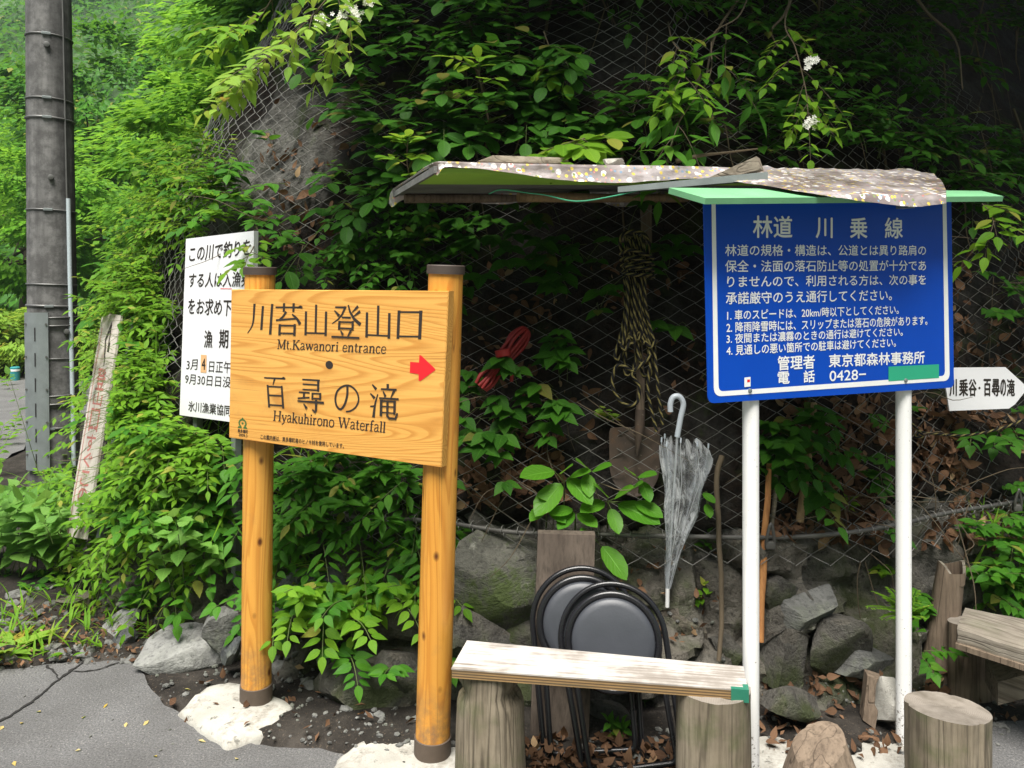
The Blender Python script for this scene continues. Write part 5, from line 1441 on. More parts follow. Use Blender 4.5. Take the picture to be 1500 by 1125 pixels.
re_ = empty('timber_bench', gnd(1430, 1040), 'dark rough timber bench at the photo edge with a thick weathered seat slab', 'bench', ang=math.atan2((e_fr - e_fl).y, (e_fr - e_fl).x))
def rough_slab(name, pts, th, mat, parent, seed):
    """slab with worn edges; pts FL, BL, BR, FR"""
    m = MB(); n, k = 26, 8
    def P(u, v, dz, inset):
        p = (pts[0] * (1 - u) + pts[3] * u) * (1 - v) + (pts[1] * (1 - u) + pts[2] * u) * v
        return p + Vector((0, 0, dz + .0025 * fbm(p + Vector((seed, 0, 0)), 9, 3))) + Vector((0, -1, 0)) * inset * .008 * fbm(p + Vector((0, seed, dz * 9)), 14, 3)
    top_ = [[P(i / n, j / k, -.006 if j in (0, k) or i == 0 else 0, 1 if j == 0 else 0) for i in range(n + 1)] for j in range(k + 1)]
    bot_ = [[q + Vector((0, 0, -th)) for q in r_] for r_ in top_]
    m.grid(top_); m.grid(bot_, flip=True)
    m.grid([[q for q in bot_[0]], [(a + b) / 2 + Vector((0, -.004, 0)) for a, b in zip(bot_[0], top_[0])], [q for q in top_[0]]])
    m.grid([top_[k], bot_[k]]); m.grid([[r_[0] for r_ in top_], [r_[0] for r_ in bot_]]); m.grid([[r_[n] for r_ in bot_], [r_[n] for r_ in top_]])
    return m.build(name, mat, parent, smooth=40)
rough_slab('seat_slab', [e_fl, e_bl, e_br, e_fr], .045, M['pale_timber'], re_, 3)
dn = Vector((0, 0, -.052))
MB().prism([e_fl + dn + Vector((-.01, -.012, 0)), e_fr + dn + Vector((0, -.012, 0)), e_br + dn, e_bl + dn], (0, 0, -.018)).build('under_board', M['brown_timber'], re_)
m = MB(); c = gnd(1431, 1030); log_mesh(m, (c.x, c.y + .03), -.03, EZ - .072, .088, 41, splits=2, flare=0, oval=.55, rough=.5)
m.build('log_leg', [M['brown_timber'], M['log_end']], re_, smooth=40)
b0, b1 = at(1462, 1012, 2.75), at(1560, 985, 2.60)
MB().prism([b0 + Vector((0, 0, -.05)), b1 + Vector((0, 0, -.05)), b1 + Vector((0, 0, .03)), b0 + Vector((0, 0, .03))], (.05, .16, 0)).build('lower_beam', M['grey_timber'], re_)
# stake with a split top
m = MB(); bs, tp = gnd(1374, 1012), at(1394, 826, 3.04)
axs = tp - Vector((bs.x, bs.y + .03, 0)); rows = []
for k in range(21):
    t = k / 20; row = []
    for i in range(37):
        a_ = 2 * math.pi * (i % 36) / 36; r_ = (.068 - .018 * t) * (1 + .05 * fbm((math.cos(a_) + 7, math.sin(a_), t), 2, 3))
        z = -0.03 + (axs.z + .03) * t
        z += (.0 if k < 20 else (-.085 * max(0, math.sin(-a_)) * max(0, math.cos(a_ * 1.0) * .6 + .6) + .012 * math.cos(2 * a_)))
        q_ = Vector((bs.x, bs.y + .03, 0)) + Vector((axs.x, axs.y, 0)) * t
        row.append(Vector((q_.x + r_ * math.cos(a_), q_.y + r_ * .8 * math.sin(a_), z)))
    rows.append(row)
m.grid(rows)
topr = rows[-1]; cq = sum(topr[:-1], Vector()) / 36
m.grid([topr, [cq + (p - cq) * .78 + Vector((0, 0, .004)) for p in topr]], 1)
inn = [cq + (p - cq) * .78 + Vector((0, 0, .004)) for p in topr]
m.grid([inn, [Vector((p.x, p.y, cq.z - .06)) for p in inn], [Vector((cq.x, cq.y, cq.z - .06))] * 37], 0)
tag(m.build('wooden_stake', [M['brown_timber'], M['pale_timber']], origin=bs, smooth=45), 'round brown stake with a hollow split top standing beside the dark bench', 'stake')
a, b, c, d = at(1271, 990, 2.78), at(1293, 997, 2.74), at(1282, 1068, 2.71), at(1264, 1055, 2.75)
tag(MB().prism([a, d, c, b], (.01, .05, 0)).build('board_offcut', M['brown_timber'], origin=c), 'short brown board offcut leaning on the rock by the white slab', 'board')
make_rock('stone_slab', at(1304, 1040, 2.70) + Vector((0, .03, 0)), (.058, .075, .175), (.1, -.10, .3), M['concrete'], 17, 'white painted stone slab standing against the foot of the white post', 'stone', 3, 8)
m = MB(); p = gnd(1226, 1020, .03)
m.grid([[p + Vector((-.035 + .012 * i, .02 * j + .006 * math.sin(i * 2), .012 + .012 * math.sin(i * 1.7 + j * 2))) for i in range(7)] for j in range(3)])
tag(m.build('wrapper', M['litter_wrap'], origin=p), 'small crumpled white and blue wrapper lying among the dead leaves', 'wrapper')

# ================================================================== ROCKS
RK = [  # px, py of the centre, Y, size (m), rotation, material, label
 ((122, 887), 3.70, (.17, .16, .12), (.2, .1, .4), 'rock_brown', 'brownish boulder at the left end of the rock row under the weeds'),
 ((168, 918), 3.48, (.19, .11, .07), (.5, -.55, .3), 'rock_pale', 'tilted grey layered slab right of the brownish boulder'),
 ((180, 938), 3.38, (.12, .07, .06), (.3, -.5, .1), 'rock_dark', 'small bluish slab leaning on the tilted layered slab'),
 ((270, 943), 3.28, (.36, .20, .11), (.45, .02, .25), 'rock_pale', 'largest flat grey slab by the asphalt corner'),
 ((318, 935), 3.20, (.11, .14, .17), (.2, .6, .2), 'rock_grey', 'upright grey slab with a rusty stain beside the left wooden post'),
 ((334, 960), 3.10, (.08, .09, .11), (.1, .55, .1), 'rock_dark', 'small dark slab wedged at the left wooden post'),
 ((455, 895), 3.13, (.17, .13, .17), (.1, .2, .3), 'rock_dark', 'dark block low in the bank just right of the left wooden post'),
 ((530, 1020), 2.93, (.25, .20, .19), (.1, .1, .2), 'rock_moss', 'mossy boulder at the foot of the bank between the wooden posts'),
 ((600, 1010), 2.90, (.17, .15, .17), (.1, -.2, .6), 'rock_moss', 'mossy block tight against the right wooden post'),
 ((720, 870), 2.96, (.40, .20, .42), (.0, .15, .3), 'rock_moss', 'biggest mossy rock face, left of the dark plank'),
 ((690, 960), 2.86, (.25, .16, .24), (.1, -.2, .1), 'rock_grey', 'grey rock below the biggest mossy face, behind the bench end'),
 ((885, 1075), 2.76, (.22, .14, .17), (.1, .1, .4), 'rock_dark', 'dark rock in the shade behind the stool legs'),
 ((1010, 925), 2.86, (.13, .09, .11), (.2, .3, .1), 'rock_brown', 'angular rock below the umbrella tip'),
 ((1075, 965), 2.82, (.10, .08, .09), (.2, .1, .1), 'rock_grey', 'pale small rock behind the right bench end'),
 ((1150, 880), 2.90, (.17, .11, .15), (.2, .4, .3), 'rock_dark', 'dark layered rock high in the bank between the white posts'),
 ((1200, 905), 2.87, (.14, .10, .17), (.1, .35, .2), 'rock_grey', 'grey rock with a sharp ridge below the fern'),
 ((1232, 955), 2.84, (.17, .11, .18), (.1, -.2, .5), 'rock_brown', 'brown cracked rock in the middle of the bank between the white posts'),
 ((1160, 985), 2.80, (.17, .11, .16), (.1, .1, .3), 'rock_brown', 'broad brown rock beside the first white post'),
 ((1270, 985), 2.84, (.15, .10, .13), (.0, .3, .1), 'rock_grey', 'rounded grey rock left of the second white post'),
 ((1170, 1040), 2.70, (.17, .10, .08), (.1, .2, .6), 'rock_grey', 'flat low rock just behind the lower stump'),
 ((1345, 1000), 2.95, (.12, .09, .10), (.1, .3, .1), 'rock_dark', 'dark rock between the white post and the stake'),
 ((15, 870), 3.95, (.13, .12, .05), (.1, .1, .1), 'rock_grey', 'flat grey rock at the left edge of the verge'),
 ((410, 905), 3.15, (.10, .09, .08), (.1, .4, .1), 'rock_grey', 'fist sized grey rock behind the left wooden post'),
]
for i, ((px_, py_), Y_, sz, rot, mt, lb) in enumerate(RK):
    p = at(px_, py_, Y_) + Vector((0, .07 if px_ > 400 else .03, 0)); k_ = 1.22 if px_ > 400 else 1.0
    if px_ > 400 and i % 3: mt = 'wall_rock'
    make_rock('rock', p, (sz[0] * k_, sz[1] * k_, sz[2] * k_), rot, M[mt], 60 + i, lb, group='rocks along the foot of the bank')

# ================================================================== VEGETATION
rng = random.Random(77)
def in_poly(x, y, P):
    c = False; j = len(P) - 1
    for i in range(len(P)):
        if (P[i][1] > y) != (P[j][1] > y) and x < (P[j][0] - P[i][0]) * (y - P[i][1]) / (P[j][1] - P[i][1]) + P[i][0]: c = not c
        j = i
    return c
def spots(poly, n, clump=0.0, scale=0.006, seed=0, bvhs=None):
    """points on the terrain seen through a region of the photo"""
    xs_ = [p[0] for p in poly]; ys_ = [p[1] for p in poly]; out = []; tries = 0
    while len(out) < n and tries < n * 30:
        tries += 1
        x, y = rng.uniform(min(xs_), max(xs_)), rng.uniform(min(ys_), max(ys_))
        if not in_poly(x, y, poly): continue
        if clump and fbm((x * scale + seed, y * scale, seed * 1.7), 1.0, 3) < clump - 0.4: continue
        c = cast(x, y, bvhs)
        if c: out.append((c[0], c[1], x, y))
    return out
OUTC_ = [(320, 150), (400, 105), (480, 100), (535, 200), (500, 320), (440, 370), (395, 250), (330, 230)]
def cover(name, regions, leaf, label, seed=0):
    L = Leaves(seed)
    KEEP = [[(146, 462), (180, 464), (142, 720), (100, 725)], [(272, 352), (374, 342), (368, 640), (262, 622)]]
    for poly, n, kw in regions:
        kw = dict(kw); clump = kw.pop('clump', 0.0); outd = kw.pop('outd', (0.02, 0.10)); rise = kw.pop('rise', (-.5, .6)); mode = kw.pop('mode', 'sprig'); len_ = kw.pop('len', (.15, .3)); bv = kw.pop('bv', None)
        for p, nrm, x, y in spots(poly, n, clump, seed=seed, bvhs=bv):
            if any(in_poly(*proj(p + nrm * q_), K) for K in KEEP for q_ in (.05, .2)): continue
            if in_poly(x, y, OUTC_) and rng.random() < .5: continue
            d = nrm * rng.uniform(.5, 1.0) + Vector((rng.uniform(-.7, .7), rng.uniform(-.3, .1), rng.uniform(*rise)))
            p = p + nrm * rng.uniform(*outd) * 0.5
            if mode == 'tri':
                q = p + d.normalized() * rng.uniform(*len_); L.stem([p, (p + q) / 2 + Vector((0, 0, .02)), q], .0014, .0008)
                f = Vector((nrm.x, nrm.y, 0)).normalized(); sdv_ = Vector((-f.y, f.x, 0)); s_ = kw['lL'] * rng.uniform(.7, 1.2)
                for a_ in (-1.1, 0, 1.1):
                    dd = f * math.cos(a_) + sdv_ * math.sin(a_) + Vector((0, 0, -.35 + rng.uniform(-.3, .3)))
                    L.leaf('ovate', q, dd, Vector((0, 0, 1)) + f * .5, s_, s_ * .58, .12)
            else:
                L.sprig(p, d, rng.uniform(*len_), droop=rng.uniform(.1, .6), **kw)
    OUTC = [(300, 150), (400, 95), (490, 90), (545, 200), (510, 330), (440, 385), (395, 250), (330, 240), (280, 260)]
    rk = random.Random(7)
    for k_ in L.d:                          # bare rock bulge behind the netting
        L.d[k_] = [r_ for r_ in L.d[k_] if rk.random() < .45 or not in_poly(*proj(r_[:3]), OUTC)]
    for k_ in L.d:                          # the notice and the old board have been cut free
        L.d[k_] = [r_ for r_ in L.d[k_] if not any(in_poly(*proj((r_[0] + r_[3] * r_[9] * .5, r_[1] + r_[4] * r_[9] * .5, r_[2] + r_[5] * r_[9] * .5)), K) for K in KEEP)]
    o = L.build(name, M[leaf], M['stem'])
    return tag(o, label, 'ground cover', kind='stuff')

# --- leaf litter on the bank, under the stools and beside the asphalt
Lt = Leaves(3)
def litter(poly, n, size=(.03, .07), clump=0.0, lift=0.006):
    for p, nrm, x, y in spots(poly, n, clump, 0.012, 5):
        d = Vector((rng.gauss(0, 1), rng.gauss(0, 1), rng.gauss(0, 1))); nn = nrm + Vector((rng.gauss(0, .45), rng.gauss(0, .45), rng.gauss(0, .45))); s_ = rng.uniform(*size)
        Lt.leaf('low' if s_ < .04 else 'ovate', p + nrm * rng.uniform(lift, lift + .025), d - nn * d.dot(nn), nn, s_, s_ * rng.uniform(.4, .65), rng.uniform(-.5, .6))
litter([(680, 630), (830, 640), (830, 745), (680, 740)], 260, clump=.25)
litter([(1140, 590), (1400, 590), (1400, 800), (1140, 790)], 800, clump=.3)
litter([(1390, 360), (1560, 360), (1560, 540), (1390, 560)], 160, clump=.3)
litter([(1380, 600), (1560, 600), (1560, 810), (1380, 800)], 300, clump=.3)
litter([(400, 100), (540, 120), (500, 400), (380, 380)], 120, clump=.35)
litter([(640, 380), (1040, 380), (1040, 640), (640, 640)], 160, clump=.3)
litter([(770, 1085), (990, 1085), (990, 1180), (770, 1180)], 420, (.02, .05))
litter([(1120, 985), (1340, 985), (1340, 1110), (1120, 1110)], 200, (.02, .05), .15)
litter([(1310, 980), (1400, 980), (1400, 1060), (1310, 1060)], 60)
litter([(10, 890), (240, 880), (240, 975), (0, 975)], 420, (.010, .034))
litter([(240, 940), (620, 930), (640, 1100), (240, 1080)], 70, (.02, .05))
litter([(870, 800), (1060, 800), (1060, 960), (870, 960)], 60, (.02, .05))
litter([(1420, 960), (1560, 960), (1560, 1060), (1420, 1060)], 60, (.02, .04))
tag(Lt.build('leaf_litter', M['dry_leaf'], M['twig']), 'dry brown fallen leaves caught on the bank and lying at its foot', 'fallen leaves', kind='stuff')
# a few yellow leaves on the asphalt
Ly = Leaves(9)
for x, y in ((5, 1063), (30, 1060), (120, 1052), (185, 1058), (290, 1084), (218, 1055), (118, 1098), (60, 1042), (230, 1108), (20, 1115), (270, 1009), (158, 1030), (345, 1112)):
    p = gnd(x, y, .006); Ly.leaf('low', p, Vector((rng.gauss(0, 1), rng.gauss(0, 1), .05)), Vector((rng.gauss(0, .2), rng.gauss(0, .2), 1)), rng.uniform(.012, .03), rng.uniform(.008, .015), .3)
tag(Ly.build('fallen_leaves', m_leaf('yellow_leaf', (0.55, 0.36, 0.05), (0.72, 0.58, 0.30), veins=.2), M['stem']), 'scattered small yellow leaves lying on the asphalt', 'fallen leaves', kind='stuff')
# gravel along the asphalt edge
m = MB()
import bmesh
bm = bmesh.new(); bmesh.ops.create_icosphere(bm, subdivisions=1, radius=1); IV = [v.co.copy() for v in bm.verts]; IF = [[v.index for v in f.verts] for f in bm.faces]; bm.free()
for poly, n, rr in (([(0, 880), (260, 880), (650, 1000), (650, 1110), (300, 1075), (200, 985), (0, 985)], 520, (.003, .012)), ([(1110, 1000), (1560, 1000), (1560, 1120), (1110, 1120)], 160, (.003, .012)), ([(0, 990), (240, 990), (460, 1125), (0, 1125)], 60, (.002, .005)), ([(640, 1070), (1000, 1060), (1000, 1150), (640, 1150)], 90, (.004, .014)), ([(640, 800), (800, 800), (1060, 900), (1060, 1000), (640, 1000)], 60, (.006, .02))):
    for p, nrm, x, y in spots(poly, n):
        s_ = rng.uniform(*rr) * rng.uniform(.5, 1.2); Rm = Matrix.Rotation(rng.uniform(0, 6), 3, 'Z') @ Matrix.Rotation(rng.uniform(0, 6), 3, 'X')
        if p.z < 0: p.z = 0.0
        m.add([p + nrm * s_ * .3 + Rm @ Vector((v.x * s_ * 1.3, v.y * s_, v.z * s_ * .7)) for v in IV], IF)
for p, nrm, x, y in spots([(0, 860), (200, 860), (260, 985), (0, 985)], 60) + spots([(380, 940), (620, 960), (620, 1060), (400, 1030)], 26):
    s_ = rng.uniform(.012, .035); Rm = Matrix.Rotation(rng.uniform(0, 6), 3, 'Z') @ Matrix.Rotation(rng.uniform(0, 6), 3, 'X')
    m.add([p + Rm @ Vector((v.x * s_ * 1.5, v.y * s_, v.z * s_ * .6)) for v in IV], IF)
tag(m.build('gravel', M['rock_grey']), 'loose grey gravel and stone chips along the asphalt edge', 'gravel', kind='stuff')

# --- covering growth on the bank
LB = [(105, 330), (250, 290), (330, 210), (360, 330), (275, 360), (262, 620), (340, 660), (345, 790), (190, 800), (60, 770), (110, 640), (118, 480)]
cover('bank_creepers', [
    (LB, 1250, dict(n=6, lL=.062, lW=.024, kind='lance', len=(.16, .32), rise=(-.3, .9), outd=(.05, .22), clump=.12)),
    ([(105, 340), (260, 320), (262, 620), (120, 640)], 620, dict(n=6, lL=.068, lW=.026, kind='lance', len=(.2, .36), rise=(-.2, .9), outd=(.05, .25))),
    ([(-150, 300), (105, 330), (118, 640), (-150, 760)], 40, dict(n=5, lL=.09, lW=.04, kind='lance', len=(.2, .34))),
    ], 'leaf_bright', 'bright green lance-leaved creepers covering the left flank of the bank', 1)
cover('bank_vines', [
    ([(230, 260), (420, 220), (470, 400), (360, 420), (370, 335), (270, 345), (225, 330)], 55, dict(n=4, lL=.085, lW=.05, len=(.15, .3), outd=(.1, .25))),
    ([(115, 300), (270, 280), (262, 600), (130, 640)], 36, dict(n=3, lL=.10, lW=.06, len=(.12, .25), outd=(.1, .3))),
    ([(230, 620), (350, 620), (350, 800), (200, 800)], 60, dict(kind='tooth', n=4, lL=.082, lW=.048, len=(.15, .3), outd=(.08, .25))),
    ([(390, 650), (630, 690), (620, 800), (395, 760)], 65, dict(n=6, lL=.095, lW=.036, kind='lance', len=(.16, .3), outd=(.05, .2))),
    ([(395, 790), (470, 780), (470, 930), (395, 900)], 22, dict(n=4, lL=.07, lW=.04, len=(.1, .25), outd=(.05, .15))),
    ([(500, 270), (660, 300), (640, 420), (500, 420)], 110, dict(n=5, lL=.055, lW=.033, len=(.10, .26), outd=(.05, .22))),
    ([(1390, 740), (1560, 740), (1560, 900), (1420, 890)], 70, dict(n=4, lL=.075, lW=.038, len=(.12, .24), outd=(.05, .2))),
    ([(1328, 860), (1362, 860), (1356, 960), (1335, 970)], 13, dict(n=3, lL=.055, lW=.042, kind='heart', len=(.06, .12), outd=(.02, .06))),
    ], 'leaf_mid', 'mid green vines and seedlings growing through the wire netting', 2)
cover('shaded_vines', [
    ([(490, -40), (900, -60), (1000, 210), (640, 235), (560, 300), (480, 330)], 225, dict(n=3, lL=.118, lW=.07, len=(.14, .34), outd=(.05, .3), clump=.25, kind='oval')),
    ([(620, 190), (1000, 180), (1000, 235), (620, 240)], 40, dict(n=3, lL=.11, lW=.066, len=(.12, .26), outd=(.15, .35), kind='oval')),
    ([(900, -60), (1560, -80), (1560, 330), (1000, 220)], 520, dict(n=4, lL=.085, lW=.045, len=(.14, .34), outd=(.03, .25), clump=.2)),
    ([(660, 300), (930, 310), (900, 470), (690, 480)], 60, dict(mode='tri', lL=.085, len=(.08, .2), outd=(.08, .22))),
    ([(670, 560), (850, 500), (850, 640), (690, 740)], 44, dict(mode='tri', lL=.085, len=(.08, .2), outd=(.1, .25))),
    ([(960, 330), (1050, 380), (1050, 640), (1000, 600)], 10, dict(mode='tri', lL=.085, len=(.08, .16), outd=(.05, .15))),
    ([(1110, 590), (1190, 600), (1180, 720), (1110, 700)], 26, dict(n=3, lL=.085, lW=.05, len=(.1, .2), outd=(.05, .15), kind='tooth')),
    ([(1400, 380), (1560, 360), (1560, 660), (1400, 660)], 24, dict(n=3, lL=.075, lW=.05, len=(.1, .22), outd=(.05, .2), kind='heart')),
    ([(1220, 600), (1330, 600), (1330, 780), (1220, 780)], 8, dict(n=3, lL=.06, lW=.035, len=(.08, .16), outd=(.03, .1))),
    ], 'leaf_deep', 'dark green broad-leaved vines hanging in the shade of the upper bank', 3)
# bare twigs and root strands hanging on the shaded bank
m = MB()
for p, nrm, x, y in spots([(520, -40), (1540, -60), (1540, 240), (640, 220)], 80):
    a_ = p + nrm * rng.uniform(.04, .25); ln_ = rng.uniform(.25, .9); dx = rng.uniform(-.4, .4)
    pts = [a_ + Vector((dx * t * ln_ + .03 * fbm((x, t * 2, 1), 1, 2), -.05 * t, -ln_ * t * rng.uniform(.8, 1.1))) for t in (0, .25, .5, .75, 1)]
    r_ = rng.choice((.002, .002, .003, .005, .008)); m.tube(crv(pts, 3), [r_ * (1 - .5 * i / 12) for i in range(13)], 5)
for p, nrm, x, y in spots([(1130, 200), (1540, 160), (1540, 480), (1400, 480), (1390, 260), (1130, 240)], 40):
    a_ = p + nrm * rng.uniform(.04, .15); d = Vector((rng.uniform(-1, 1), -.1, rng.uniform(-.6, .6))).normalized(); ln_ = rng.uniform(.2, .5)
    m.tube(crv([a_ + d * ln_ * t + Vector((0, 0, .04 * fbm((x, t * 2, 1), 1, 2))) for t in (0, .3, .6, 1)], 3), .002, 4)
tag(m.build('hanging_twigs', M['twig'], smooth=60), 'bare twigs and root strands hanging over the shaded bank', 'twigs', kind='stuff')

Lg = Leaves(15)
for poly, n, LL in (([(105, 300), (330, 220), (275, 620), (120, 640)], 260, (.18, .42)), ([(60, 640), (340, 640), (345, 790), (60, 800)], 260, (.14, .34)), ([(400, 640), (620, 690), (620, 900), (400, 880)], 90, (.1, .25)), ([(0, 880), (240, 870), (240, 960), (0, 970)], 120, (.05, .14)), ([(1400, 760), (1540, 760), (1540, 880), (1420, 880)], 40, (.1, .2))):
    for p, nrm, x, y in spots(poly, n):
        if any(in_poly(x, y, K) for K in ([(128, 440), (200, 440), (178, 690), (85, 735)], [(262, 340), (385, 330), (380, 645), (255, 630)])): continue
        d = nrm * rng.uniform(.3, 1) + Vector((rng.gauss(0, .5), rng.gauss(0, .3), rng.uniform(.2, 1.2))); l_ = rng.uniform(*LL)
        for q_ in range(rng.choice((1, 1, 3))):
            Lg.leaf('lance', p + nrm * .02, d + Vector((rng.gauss(0, .3), rng.gauss(0, .3), 0)), nrm + Vector((0, 0, 1)), l_ * rng.uniform(.7, 1.1), rng.uniform(.006, .013), rng.uniform(.3, .8))
tag(Lg.build('grass', M['leaf_bright'], M['stem']), 'thin arching grass blades scattered over the bank and verge', 'grass', kind='stuff')
m = MB()
for p, nrm, x, y in spots([(120, 320), (330, 230), (500, 330), (480, 420), (275, 620), (330, 700), (130, 640)], 70) + spots([(640, 560), (860, 560), (860, 740), (640, 740)], 26) + spots([(1100, 590), (1500, 590), (1500, 800), (1100, 800)], 40):
    if any(in_poly(x, y, K) for K in ([(230, 310), (400, 310), (400, 660), (230, 660)], [(1340, 480), (1530, 480), (1530, 640), (1340, 640)])): continue
    a_ = p + nrm * rng.uniform(.03, .14); d = Vector((rng.gauss(0, .6), rng.gauss(0, .3), rng.uniform(-1, .4))).normalized(); ln_ = rng.uniform(.15, .5)
    m.tube(crv([a_ + d * ln_ * t + nrm * .06 * math.sin(3.1 * t) + Vector((.03 * fbm((x, t * 2, 4), 1, 2), 0, .05 * fbm((y, t * 2, 1), 1, 2))) for t in (0, .3, .6, 1)], 3), [.0022, .0022, .002, .002, .002, .0018, .0016, .0014, .0012, .001], 4)
tag(m.build('dry_vines', M['twig'], smooth=60), 'dry vine stems tangled in the netting and greenery', 'twigs', kind='stuff')

# --- single plants
def potp(name, base, label, cat='plant', group=None):
    return empty(name, base, label, cat, group)
# large-leaved plant behind the stools
Lp = Leaves(21); b = cast(862, 770)[0]
rp_ = potp('broadleaf_plant', b, 'plant with large glossy pale veined leaves above the dark plank')
for (bx, by), leaves in (((826, 706), [((812, 690), (764, 690), .15), ((822, 708), (788, 742), .16), ((832, 700), (856, 722), .14), ((835, 698), (864, 684), .10), ((822, 694), (836, 676), .09)]),
                         ((890, 735), [((885, 735), (852, 742), .12), ((890, 728), (870, 702), .10), ((900, 730), (925, 706), .11), ((905, 738), (965, 757), .15), ((895, 745), (905, 775), .10), ((930, 735), (967, 750), .12), ((920, 722), (938, 700), .10)]),
                         ((880, 800), [((882, 800), (918, 842), .14), ((872, 790), (850, 770), .09)]),
                         ((800, 745), [((798, 742), (776, 758), .09), ((804, 744), (830, 762), .09), ((800, 738), (790, 722), .08)]),
                         ((862, 690), [((862, 688), (845, 668), .10), ((868, 690), (892, 676), .10), ((860, 694), (862, 716), .10)]),
                         ((842, 752), [((840, 750), (818, 768), .10), ((846, 752), (870, 764), .10), ((838, 745), (806, 748), .09)]),
                         ((935, 700), [((935, 698), (958, 690), .09), ((928, 696), (915, 680), .08), ((940, 705), (950, 728), .09)]),
                         ((1035, 720), [((1030, 722), (1048, 735), .06), ((1035, 738), (1040, 758), .06)])):
    hub = at(bx, by, 2.93); c_ = cast(bx, by + 40)[0]
    Lp.stem(crv([c_, (c_ + hub) / 2 + Vector((0, -.02, .03)), hub], 4), .004, .002)
    for a_, e_, L_ in leaves:
        A_, E_ = at(*a_, 2.90), at(*e_, 2.86)
        d = (E_ - A_); d.normalize(); L_ = max(L_, (E_ - A_).length * 1.12)
        Lp.stem([hub, A_], .0018, .0014); Lp.leaf('oval', A_, d + Vector((0, -.35, 0)), Vector((0, -.55, 1)) - d * .1, L_, L_ * .56, .10)
Lp.plant('broadleaf_plant', M['leaf_gloss'], M['stem'], rp_)
# nettle-like plant by the left wooden post
def bushy(name, px_, py_, Y_, stems, label, leaf, kind, lL, lW, n, h, spread=.35, lean=(0, -.2), seed=0, group=None, droop=.15, arr='opp', flowers=None, cat='plant'):
    L = Leaves(seed); c_ = gnd(px_, py_) if Y_ is None else at(px_, py_, Y_)
    r_ = potp(name, c_, label, cat, group); rg_ = random.Random(seed)
    for i in range(stems):
        p = c_ + Vector((rg_.uniform(-.10, .10), rg_.uniform(-.05, .08), 0)) * (spread / .35)
        d = Vector((rg_.uniform(-spread, spread) + lean[0], rg_.uniform(-spread, .1) + lean[1], 1))
        L.sprig(p, d, h * rg_.uniform(.65, 1.1), n, lL, lW, kind, droop=droop * rg_.uniform(.4, 1.6), arr=arr, r=.0026, start=.2, taper=.35, spread=1.0)
    L.plant(name, M[leaf], M['stem'], r_)
    return r_
bushy('nettle', 300, 850, 3.34, 5, 'leafy nettle-like plant with toothed leaves left of the wooden post', 'leaf_cool', 'tooth', .10, .066, 5, .42, .45, (0, -.25), 31)
bushy('nettle', 280, 750, 3.5, 5, 'upper nettle-like plant with toothed leaves under the fishing notice', 'leaf_cool', 'tooth', .11, .075, 4, .36, .45, (0, -.3), 32)
bushy('weed', 40, 840, 4.0, 10, 'heart-leaved weed clump at the left photo edge before the utility pole', 'leaf_cool', 'heart', .14, .115, 6, .66, .5, (0, -.15), 33)
bushy('weed', 70, 800, 4.2, 7, 'heart-leaved weed clump between the leaning board and the left edge clump', 'leaf_cool', 'heart', .11, .088, 5, .42, .45, (-.1, -.1), 34)
bushy('weed', 112, 790, 3.68, 7, 'low weed clump hiding the foot of the leaning board', 'leaf_cool', 'ovate', .075, .05, 4, .2, .6, (0, -.1), 45)
bushy('weed', -30, 830, 4.2, 8, 'tall weed clump cut by the left photo edge', 'leaf_cool', 'heart', .12, .095, 6, .6, .5, (0, -.1), 35)
bushy('weed', 150, 860, 3.85, 9, 'low small-leaved weed clump above the brownish boulder', 'leaf_bright', 'ovate', .065, .04, 5, .2, .7, (0, -.1), 36)
bushy('weed', 75, 870, 4.0, 7, 'low weed tuft between the left edge and the brownish boulder', 'leaf_mid', 'ovate', .07, .045, 4, .2, .7, (0, -.1), 37)
bushy('weed', 215, 890, 3.6, 8, 'low creeping weed clump above the largest grey slab', 'leaf_mid', 'ovate', .065, .042, 4, .2, .6, (.1, -.1), 38)
bushy('tall_weed', 62, 700, 5.0, 1, 'single thin tall weed stem standing in front of the utility pole', 'leaf_cool', 'ovate', .09, .05, 8, .75, .08, (-.25, 0), 39, droop=.0)
def lobed(name, c_, label, leaf, n, L_, W_, seed, kind='lance'):
    Lr = Leaves(seed); r_ = potp(name, c_, label); rg_ = random.Random(seed)
    for i in range(n):
        a_ = 2 * math.pi * i / n + rg_.uniform(-.2, .2); t_ = rg_.uniform(.5, 1.3)
        Lr.leaf(kind, c_ + Vector((.01 * math.cos(a_), .01 * math.sin(a_), .01)), Vector((math.cos(a_), math.sin(a_), t_)), Vector((-math.cos(a_) * .7, -math.sin(a_) * .7, 1)), L_ * rg_.uniform(.6, 1.15), W_ * rg_.uniform(.8, 1.2), .45)
    Lr.stem([c_ - Vector((0, 0, .01)), c_ + Vector((0, 0, .02))], .006, .004)
    Lr.plant(name, M[leaf], M['stem'], r_)
lobed('rosette_weed', gnd(8, 965), 'bright rosette weed by the asphalt at the left photo edge', 'leaf_lime', 26, .19, .055, 41)
lobed('rosette_weed', gnd(40, 950), 'smaller rosette weed just right of the rosette at the left edge', 'leaf_bright', 16, .12, .04, 42)
# shrub under the trail board
for i, (px_, py_, Y_, ns, h_, lab, lf_) in enumerate(((480, 900, 3.08, 9, .34, 'leafy shrub in the middle of the gap between the wooden posts', 'leaf_bright'), (545, 880, 3.05, 9, .36, 'bright leafy shrub tight beside the right wooden post', 'leaf_bright'), (560, 960, 2.98, 6, .22, 'small low shrub above the mossy boulder', 'leaf_mid'), (440, 870, 3.15, 6, .3, 'shrub sprouting beside the left wooden post, right side of it', 'leaf_mid'))):
    bushy('shrub', px_, py_, Y_, ns, lab, lf_, 'ovate', .085, .045, 6, h_, .8, (0, -.6), 50 + i, droop=.5, cat='shrub')
